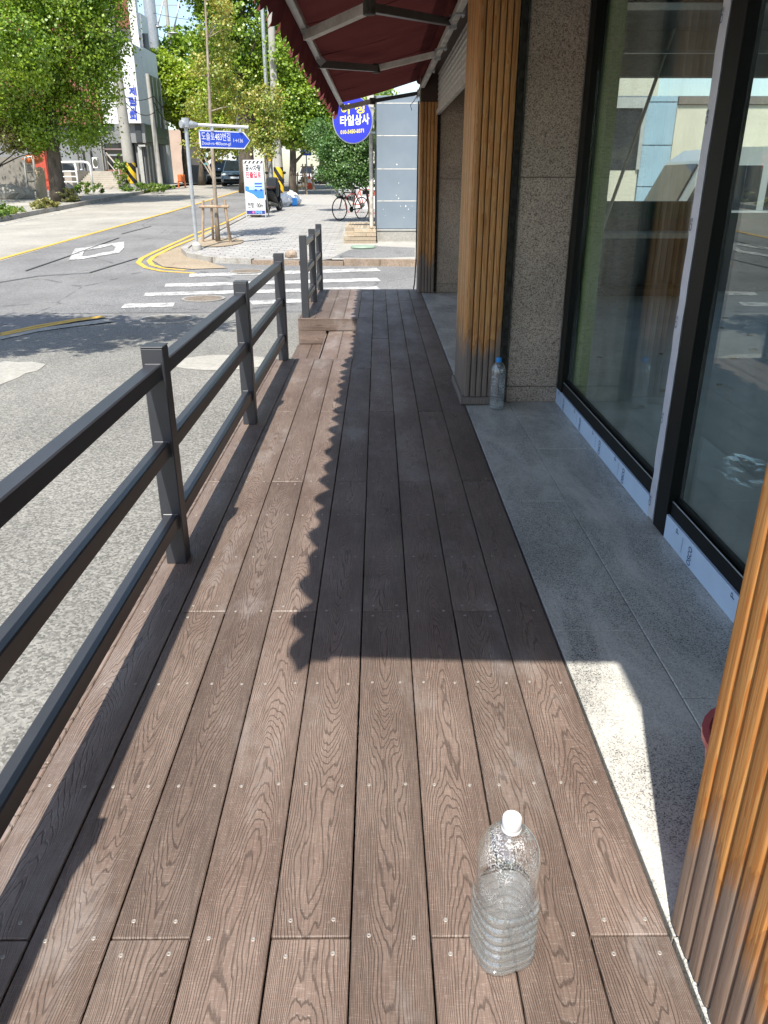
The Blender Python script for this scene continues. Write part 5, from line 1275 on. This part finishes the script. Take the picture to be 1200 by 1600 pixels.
# bicycles
def bicycle(loc, rz, fcol, rim, label, basket=False):
    t = thing('bicycle', label, 'bicycle', (0, 0, 0), 'bicycles parked by the wooden steps')
    r = .33
    for x in (-.52, .52):
        mb = MB(); n = 28
        mb.tube([(x + r * math.cos(2 * math.pi * k / n), 0, r + r * math.sin(2 * math.pi * k / n)) for k in range(n + 1)], .018, 6, cap=False); wv = obj('wheel', mb, rim, t, smooth=True)
        mb = MB()
        for k in range(14): a = 2 * math.pi * k / 14; mb.tube([(x, 0, r), (x + r * math.cos(a), 0, r + r * math.sin(a))], .003, 3)
        obj('spokes', mb, mt['alu'], wv)
    hd = (-.33, 0, .82); bb = (.08, 0, .30); st = (.22, 0, .78)
    mb = MB()
    for a, b in ((hd, bb), (hd, st), (bb, st), (bb, (.52, 0, r)), (st, (.52, 0, r)), (hd, (-.52, 0, r))): mb.tube([a, b], .018, 8)
    obj('frame', mb, fcol, t, smooth='auto')
    mb = MB(); mb.tube([hd, (-.38, 0, 1.0)], .014, 8); mb.tube([(-.30, -.28, 1.02), (-.4, -.12, 1.03), (-.4, .12, 1.03), (-.30, .28, 1.02)], .014, 8); obj('handlebar', mb, mt['black'], t, smooth=True)
    mb = MB(); mb.tube([st, (.25, 0, .92)], .014, 8); mb.ball((.26, 0, .94), .13, 2, (1, .6, .3)); obj('saddle', mb, mt['black'], t, smooth=True)
    mb = MB(); mb.tube([(.08, -.09, .30), (.08, .09, .30)], .02, 8); mb.lathe([(.09, -.004), (.09, .004)], (0, 0, 0), 16); mb.v = [v if i < 16 else (v[0] + .08, v[2] + .05, v[1] + .30) for i, v in enumerate(mb.v)]; obj('crank', mb, mt['rubber'], t)
    if basket:
        bk = MB()
        for k in range(4): z = .72 + k * .075; s = .14 + k * .012; bk.tube([(-.56 - s, -s, z), (-.56 + s, -s, z), (-.56 + s, s, z), (-.56 - s, s, z), (-.56 - s, -s, z)], .005, 4)
        for dx, dy in ((-1, -1), (1, -1), (1, 1), (-1, 1), (0, -1), (0, 1), (1, 0), (-1, 0)): bk.tube([(-.56 + dx * .14, dy * .14, .72), (-.56 + dx * .178, dy * .178, .945)], .005, 4)
        obj('basket', bk, mt['alu'], t)
    t.location = loc; t.rotation_euler = (0, .0, rz); return t
pa = GT(535, 341, SW); bicycle((pa.x + .30, pa.y - .5, T(pa.y - .5) + SW), .85, mt['black'], mt['tyre'], 'dark bicycle with basket nearer the pavement', True)
pa = GT(556, 335, SW); bicycle((pa.x + .32, pa.y + .5, T(pa.y - .3) + SW), math.pi - .55, mt['redwall'], plain('red_rim', (.35, .07, .07), .5), 'bicycle with red frame and red rimmed wheels beside the dark one')
# low white wall behind bikes
mb = MB(); a = AY(555, 345, 31.5); b = AY(584, 345, 31.5); mb.box(a.x, b.x + .3, 31.5, 31.7, T(31.5), AY(570, 306, 31.5).z, .01); obj('white_wall', mb, mt['wallwhite'], label='low white wall behind the red wheeled bicycle', cat='wall')
# row of small houses on the right behind the trees
mb = MB(); mb.box(.3, 9, 33, 60, T(30), 3.7); w_o = thing('right_house', 'pale grey house behind the trees on the right pavement', 'house', (4, 33, T(33))); obj('wall', mb, mt['wallwhite'], w_o)
for k in range(6):
    for z in (2.0,): mb = MB(); mb.box(.26, .31, 34.5 + k * 4, 36.3 + k * 4, z, z + 1.3, .01); wn = obj('window', mb, mt['win'], w_o); 
mb = MB(); mb.box(.1, 9.2, 32.8, 60.2, 3.7, 3.85); obj('roof', mb, mt['wallgrey'], w_o)

# rubbish bags, cone, stakes further
for i, (px, py, r, lb) in enumerate([(446, 322, .30, 'white rubbish bag nearest the scooter'), (455, 316, .27, 'white rubbish bag on top of the pile at the tree foot'), (462, 320, .22, 'white rubbish bag at the right end of the pile')]):
    p = GT(px, py, SW); mb = MB(); mb.ball((p.x, p.y, p.z + r * .72), r, 3, (1.1, .9, .85), .22); mb.tube([(p.x, p.y, p.z + r * 1.35), (p.x + .02, p.y, p.z + r * 1.75)], [.05, .09], 7); obj('rubbish_bag', mb, mt['bag'], label=lb, cat='rubbish bag', group='rubbish bags by the leaning tree')
p = GT(457.5, 321.5, SW); mb = MB(); mb.box(p.x, p.x + .2, p.y - .3, p.y - .15, p.z, p.z + .3, .03); obj('blue_packet', mb, mt['capb'], label='small blue packet in front of the white rubbish bags', cat='packet')
staked(482, 296, 'timber stakes around a far pavement tree beside the traffic cone', hgt=1.3)
staked(470, 303, 'low timber tree support right behind the leaning trunk', hgt=1.0)
p = GT(484, 295, SW); t = thing('traffic_cone', 'orange red traffic cone with white band on the far pavement', 'traffic cone', tuple(p)); mb = MB(); mb.lathe([(.22, 0), (.22, .03), (.15, .04), (.11, .32)], tuple(p), 16); obj('base', mb, mt['coneo'], t, smooth='auto')
mb = MB(); mb.lathe([(.11, .321), (.085, .5)], tuple(p), 16); obj('band', mb, mt['letw'], t); mb = MB(); mb.lathe([(.085, .501), (.035, .8)], tuple(p), 16); obj('tip', mb, mt['coneo'], t)

# ================================================================== LEFT SIDE: church and neighbours
Yc = 50.0; zc0 = T(48) + .12
ch = thing('church_building', 'white and grey church building with blue vertical lettering on the left', 'building', (-17, 50, zc0))
def R(px0, py0, px1, py1, Y_, m, name, parent=ch, dpt=.3, b=.0):
    a = AY(px0, py0, Y_); c = AY(px1, py1, Y_); mb = MB(); mb.box(a.x, c.x, Y_, Y_ + dpt, c.z, a.z, b); return obj(name, mb, m, parent)
xcr = AY(228, 290, Yc).x
# ground floor mass, upper masses
mb = MB(); mb.box(-34, xcr, Yc + .4, Yc + 5.6, zc0 - .2, AY(200, 195, Yc).z); obj('wall', mb, mt['wallgrey'], ch)
zU = AY(209, 68, Yc).z; zL = AY(200, 193, Yc).z
xs0 = AY(186, 190, Yc).x; xs1 = AY(222, 190, Yc).x
mb = MB(); mb.box(xs0, xs1, Yc - .2, Yc + 2.0, zL, zU, .02); sw_ = obj('sign_wall', mb, mt['wallwhite'], ch)
mb = MB(); mb.box(AY(160, 190, Yc).x, xs0 - .002, Yc + .2, Yc + 5.6, zL + .01, zU - .5); obj('wall', mb, mt['wallwhite'], ch)
mb = MB(); mb.box(xs0, xcr, Yc + 2.01, Yc + 5.6, zL + .01, zU + .2); obj('wall', mb, mt['wallwhite'], ch)
# upper tower and setback with windows
mb = MB(); mb.box(-26, AY(236, 60, Yc + 8).x, Yc + 6, Yc + 7.6, zU, AY(240, 20, Yc + 6).z); obj('upper_storey', mb, mt['wallwhite'], ch)
mb = MB(); mb.box(AY(222, 0, Yc + 9).x, AY(233, 0, Yc + 9).x, Yc + 5.5, Yc + 5.99, zU, 18); obj('tower', mb, mt['wallwhite'], ch)
mb = MB(); mb.box(AY(190, 0, Yc + 9).x, AY(221, 0, Yc + 9).x, Yc + 5.6, Yc + 5.98, AY(200, 45, Yc + 6).z, 18); obj('brick_strip', mb, mt['brick'], ch)
w_ = R(222, 52, 234, 80, Yc + 5.9, mt['win'], 'window', dpt=.08)
# letters down the sign wall
for i, s in enumerate(['제', '림', '교', '회']):
    c_ = [(207, 145), (207, 160), (208, 172), (208, 184)][i]
    a = AY(c_[0] - 5, c_[1] + 4, Yc - .22); text(s, mt['letb'], sw_, a, (1, 0, 0), up, .42, .42, bold=.03)
# dark fascia band and street-side face
R(178, 193, 228, 223, Yc + .1, mt['wallgrey'], 'fascia_band', dpt=.29)
R(210, 194, 222, 222, Yc + .02, mt['walldark'], 'fascia_band', dpt=.07)
def RX(Y0, Y1, z0, z1, m, name, x=xcr, dx=.08): mb = MB(); mb.box(x, x + dx, Y0, Y1, z0, z1); return obj(name, mb, m, ch)
zf0 = AX(228, 222, xcr).z; zf1 = zL
RX(Yc + .4, Yc + 5.6, zf0, zf1, mt['greenpan'], 'street_fascia', dx=.25)
RX(Yc + .4, Yc + 5.6, zf1 + .02, zU - 1.2, mt['greenpan'], 'glass_facade', dx=.12)
for k in range(6): RX(Yc + .8 + k * .9, Yc + .86 + k * .9, zf1 + .03, zU - 1.2, mt['alu'], 'facade_mullion', x=xcr + .121, dx=.05)
sgn = RX(Yc + 2.0, Yc + 4.9, zf0 + .35, zf1 - .45, mt['alu'], 'shop_sign', x=xcr + .251, dx=.12)
mb = MB(); mb.box(xcr + .372, xcr + .39, Yc + 2.4, Yc + 4.7, zf0 + .5, zf1 - .6); obj('sign_face', mb, mt['greenpan'], sgn)
RX(Yc + .42, Yc + 5.5, zc0, zf0 - .01, mt['walldark'], 'shopfront', dx=.06)
for k in range(4):
    RX(Yc + .7 + k * .8, Yc + .78 + k * .8, zc0, zf0 - .2, mt['alu'], 'door_frame', x=xcr + .061, dx=.07)
RX(Yc + 3.9, Yc + 4.7, zc0, zf0 - .1, mt['wallgrey'], 'pier', x=xcr + .061, dx=.2)
# front: glazing, columns
R(162, 224, 196, 265, Yc + .3, mt['win'], 'window', dpt=.09)
R(162, 241, 196, 243.5, Yc + .2, mt['galv'], 'window_bar', dpt=.1)
R(162, 232, 196, 234, Yc + .2, plain('mauve_bar', (.25, .18, .18), .6), 'window_bar', dpt=.1)
R(162, 265, 196, 280, Yc + .3, mt['brick'], 'brick_base', dpt=.09)
R(156, 222, 163, 268, Yc - .1, mt['stone'], 'column', dpt=.3); R(118, 225, 124, 268, Yc - .1, mt['stone'], 'column', dpt=.3)
R(206, 223, 216, 290, Yc + .2, mt['black'], 'doorway', dpt=.19); R(216, 228, 227, 290, Yc + .25, mt['win'], 'shop_door', dpt=.14)
R(216, 226, 227, 229, Yc + .1, mt['alu'], 'door_frame', dpt=.14); R(220.5, 229, 221.5, 290, Yc + .2, mt['alu'], 'door_frame', dpt=.04)
R(212, 262, 218, 290, Yc + .0, mt['stone'], 'pilaster', dpt=.2)
for a in (128, 140): R(a, 235, a + 6, 262, Yc + .3, mt['win'], 'window', dpt=.09)
# air conditioner
t = thing('air_conditioner', 'white air conditioner unit on the wall beside the church stairs', 'air conditioner', tuple(AY(149, 262, 49.7)))
q0 = AY(143, 246, 49.5); q1_ = AY(153, 263, 49.5); mb = MB(); mb.box(q0.x, q1_.x, 49.5, 49.85, q1_.z, q0.z, .02); obj('casing', mb, mt['white'], t)
mb = MB(); cx_, cz_ = (q0.x + q1_.x) / 2 + .03, (q0.z + q1_.z) / 2; mb.prism([(cx_ + .13 * math.cos(a), 49.49, cz_ + .22 * math.sin(a)) for a in np.linspace(0, 2 * math.pi, 21)[:-1]], (0, .009, 0)); obj('fan_grille', mb, mt['rubber'], t)
# stairs
st = thing('church_stairs', 'broad stone steps climbing to the church entrance', 'stairs', (-19, 47.5, zc0)); ns = 9
sx0 = AY(128, 296, 47.5).x; sx1 = AY(192, 297, 47).x
ztop = AY(150, 267, 49.4).z
for k in range(ns):
    z1 = zc0 + (ztop - zc0) * (k + 1) / ns; mb = MB(); y0_ = 46.3 + k * .36; mb.box(sx0, sx1 - .11 * k, y0_, 49.45 if k == ns - 1 else y0_ + .44, zc0 - .1, z1 - .002 * k, .01); obj('step', mb, mt['stone'], st)
mb = MB(); a = Vector((sx1 - 1.4, 49.3, ztop)); b = Vector((sx1 + .1, 46.4, zc0 + .1)); mb.tube([a, a + Vector((0, 0, .95)), b + Vector((0, 0, .95)), b], .045, 8); mb.tube([a + Vector((0, 0, .5)), b + Vector((0, 0, .5))], .03, 8); obj('handrail', mb, mt['stone'], st, smooth=True)
mb = MB(); mb.box(sx0 - .4, sx0 - .01, 46.2, 49.4, zc0 - .1, zc0 + .9); obj('side_wall', mb, mt['stone'], st)
# pink wall and low wall right of church
mb = MB(); a = AY(256, 290, 72); b = AY(300, 290, 72); mb.box(a.x, b.x, 72, 76, T(70) - .2, AY(270, 203, 72).z); obj('pink_wall', mb, mt['pinkwall'], label='plain pinkish side wall of a house right of the church', cat='wall')
mb = MB(); mb.box(AY(300, 280, 64).x, AY(330, 280, 64).x, 64, 64.3, T(64), AY(310, 258, 64).z); obj('stone_wall', mb, mt['wallgrey'], label='low dark stone wall behind the two left trees', cat='wall')
t = thing('blue_house', 'far house with blue green and pale cladding behind the sapling', 'house', (-15, 90, 1)); a = AY(296, 290, 92); b = AY(372, 290, 92)
mb = MB(); mb.box(a.x, b.x, 92, 100, 0, AY(300, 215, 92).z); obj('wall', mb, mt['wallwhite'], t); mb = MB(); mb.box(a.x + .5, AY(326, 290, 91.9).x, 91.8, 91.99, AY(300, 262, 92).z, AY(300, 238, 92).z); obj('shopfront_sign', mb, plain('teal_sign', (.05, .30, .30), .5), t)
mb = MB(); mb.box(AY(330, 250, 92).x, AY(360, 250, 92).x, 91.8, 91.99, .8, AY(300, 250, 92).z); obj('shopfront', mb, mt['win'], t)
# orange bins/bag, dark bollards on the left
mb = MB(); p = AY(283, 283, 50.5); mb.box(p.x - .2, p.x + .2, 50.5, 50.8, T(50) + .35, T(50) + .8, .05); mb.tube([(p.x - .2, 50.6, T(50)), (p.x - .2, 50.6, T(50) + .4)], .05, 6); mb.tube([(p.x + .2, 50.6, T(50)), (p.x + .2, 50.6, T(50) + .4)], .05, 6); obj('orange_box', mb, mt['orange'], label='orange street box on legs between the pole and the left trees', cat='box')
# white hoop railing on the left pavement
p0 = AY(93, 296, 43.5); p1 = AY(141, 300, 41.5); hz = AY(110, 253, 42).z
t = thing('hoop_railing', 'white tubular railing with rounded corner beside the big left tree', 'railing', tuple(p0))
zb_ = T(42.5) + .12; A = Vector((p0.x, 43.0, zb_)); B = Vector((p1.x, 42.0, zb_)); zt3 = Vector((0, 0, hz - zb_)); dd = (B - A).normalized()
mb = MB(); mb.tube([A, A + zt3 * .9, A + zt3 + dd * .15, B + zt3 - dd * .35, B + zt3 * .97 - dd * .12, B + zt3 * .86, B], .055, 10); obj('hoop', mb, mt['white'], t, smooth=True)
mb = MB(); mid = A.lerp(B, .62); mb.tube([mid, mid + zt3 * .99], .045, 8); obj('upright', mb, mt['white'], t, smooth=True)
for f in (.36, .53, .70): mb = MB(); mb.tube([A + zt3 * f, A.lerp(B, .62) + zt3 * f], .035, 8); obj('crossbar', mb, mt['white'], t, smooth=True)
# red shop wall, grey wall, boards
mb = MB(); a = AY(58, 285, 45); b = AY(76, 285, 45); mb.box(a.x, b.x, 45, 47, zb_ + .1, AY(65, 232, 45).z); obj('red_shop_wall', mb, mt['redwall'], label='bright red wall behind the leaning boards', cat='wall')
mb = MB(); a = AY(75, 285, 46); b = AY(86, 285, 46); mb.box(a.x, b.x, 46, 47.5, zb_, AY(80, 236, 46).z); obj('grey_shop_wall', mb, mt['wallgrey'], label='narrow grey wall standing right of the bright red one', cat='wall')
t = thing('left_house', 'red brick house rising behind the big left tree', 'house', (-24, 52, 1)); mb = MB(); mb.box(-40, AY(158, 190, 50).x, 50.05, 50.38, AY(100, 194, 50).z, 13); mb.box(-40, AY(150, 190, 50).x, 50.39, 60, AY(100, 192, 50).z, 13); obj('wall', mb, mt['brick'], t)
for k in range(3):
    for z in (3.5, 6.5, 9.5): mb = MB(); x = -22.8 - k * 3.2; mb.box(x - 1.5, x, 49.98, 50.04, z, z + 1.4); wn = obj('window', mb, mt['win'], t); mb = MB(); mb.box(x - 1.6, x + .1, 49.92, 49.975, z - .12, z - .02); obj('sill', mb, mt['stone'], wn)
mb = MB(); mb.box(-40, AY(52, 280, 43).x, 43.2, 43.5, zb_ - .1, AY(20, 245, 43).z); obj('boundary_wall', mb, plain('dark_block_wall', (.22, .20, .17), .85, 0, 3, .15, .4, 20), label='dark block wall behind the maple at the left edge', cat='wall')  # block wall in a mottled dark grey-brown
# leaning door boards
t = thing('leaning_boards', 'beige wooden boards leaning against a black frame under the big tree', 'boards', (-14.5, 38.5, T(38) + .12))
zq = T(38) + .12
for k, (pa_, pb_) in enumerate([((61, 306), (56, 262)), ((66, 306), (61, 261)), ((71, 306), (66, 263))]):
    A = AY(*pa_, 38); A.z = zq; B = AY(*pb_, 38.3); mb = MB(); mb.bar(A, B, .17, .04, (0, 1, 0)); obj('board', mb, mt['dryw'], t)
t = thing('ladder_frame', 'black tubular rack frame standing left of the leaning boards', 'rack', (-15.2, 38.5, zq))
A = AY(45, 305, 38.6); B = AY(38, 252, 38.8); A2 = AY(58, 305, 38.6); B2 = AY(52, 250, 38.8); A.z = A2.z = zq
mb = MB(); mb.tube([A, B, B.lerp(B2, .15) + Vector((0, 0, .14)), B.lerp(B2, .85) + Vector((0, 0, .14)), B2, A2], .05, 8); obj('frame', mb, mt['alu'], t, smooth=True)
for f in (.2, .45, .7, .9): mb = MB(); mb.tube([A.lerp(B, f), A2.lerp(B2, f)], .03, 6); obj('rung', mb, mt['rubber'], t)
mb = MB(); a = AY(52, 249, 40); mb.ball((a.x, 40, a.z), .38, 2, (1.3, .8, .6), .1); obj('orange_cover', mb, mt['orange'], label='orange cover hanging on the rack beside the red panel', cat='cover')
# stones
for k, (px, py, r, lb) in enumerate([(8, 300, .55, 'large pale stone at the left picture edge'), (22, 305, .45, 'rounded dark stone between the two pale ones'), (31, 300, .42, 'tilted pale stone nearer the rack')]):
    p = AY(px, py, 37.3); mb = MB(); mb.ball((p.x, 37.3 + k * .2, zq - .05 + r * .5), r, 2, (1.2, .9, .75), .25); obj('garden_stone', mb, mt['stone'], label=lb, cat='stone', group='garden stones under the maple')
p = AY(112, 308, 36); mb = MB(); mb.bar(AY(118, 316, 35.4), AY(104, 292, 35.8), .42, .3, (0, 1, 0)); obj('leaning_stone', mb, mt['kerb'], label='mottled grey stone slab leaning against the big tree trunk', cat='stone')
# weeds along the left kerb and at the poles
def weeds(cx, cy, rx, ry, h, n, label, seed, leaf='leafG', stretch=1.6):
    blobs = [(np.array((cx, cy, T(cy) + .12 + h * .45)), (rx, ry, h * .55))]
    me, _ = leaves(blobs, n, .10, seed, .12, 0, stretch); me.materials.append(mt[leaf]); o = bpy.data.objects.new('weeds', me); finish(o, None); return tag(o, label, 'weeds', None, 'stuff')
weeds(-12.55, 27, .3, 2.4, .35, 1500, 'weeds growing along the left kerb', 1); weeds(-12.6, 31.5, .25, 1.2, .3, 700, 'yellowing weeds on the left kerb', 2, 'leafM')
p = AY(203, 300, 44.6); 
weeds(p.x - .35, 44.55, .28, .3, 2.0, 1000, 'ivy climbing the thick concrete pole', 3, 'leafG', 1.0); weeds(p.x + .9, 44.2, 1.2, .6, .35, 900, 'grass tuft at the foot of the thick pole', 4)
weeds(AY(240, 300, 45).x, 45.5, 1.0, .5, .3, 500, 'grass between the two concrete poles', 6); weeds(AY(135, 302, 41).x, 41.3, .9, .4, .5, 600, 'grass at the foot of the white hoop railing', 7)
weeds(AY(106, 312, 35).x, 35.2, .35, .3, .5, 400, 'leafy shoots at the foot of the big left tree', 8, 'leafM')
weeds(AY(490, 290, 60).x, 60, 1.0, 4, .5, 600, 'long grass at the far pavement supports', 9)
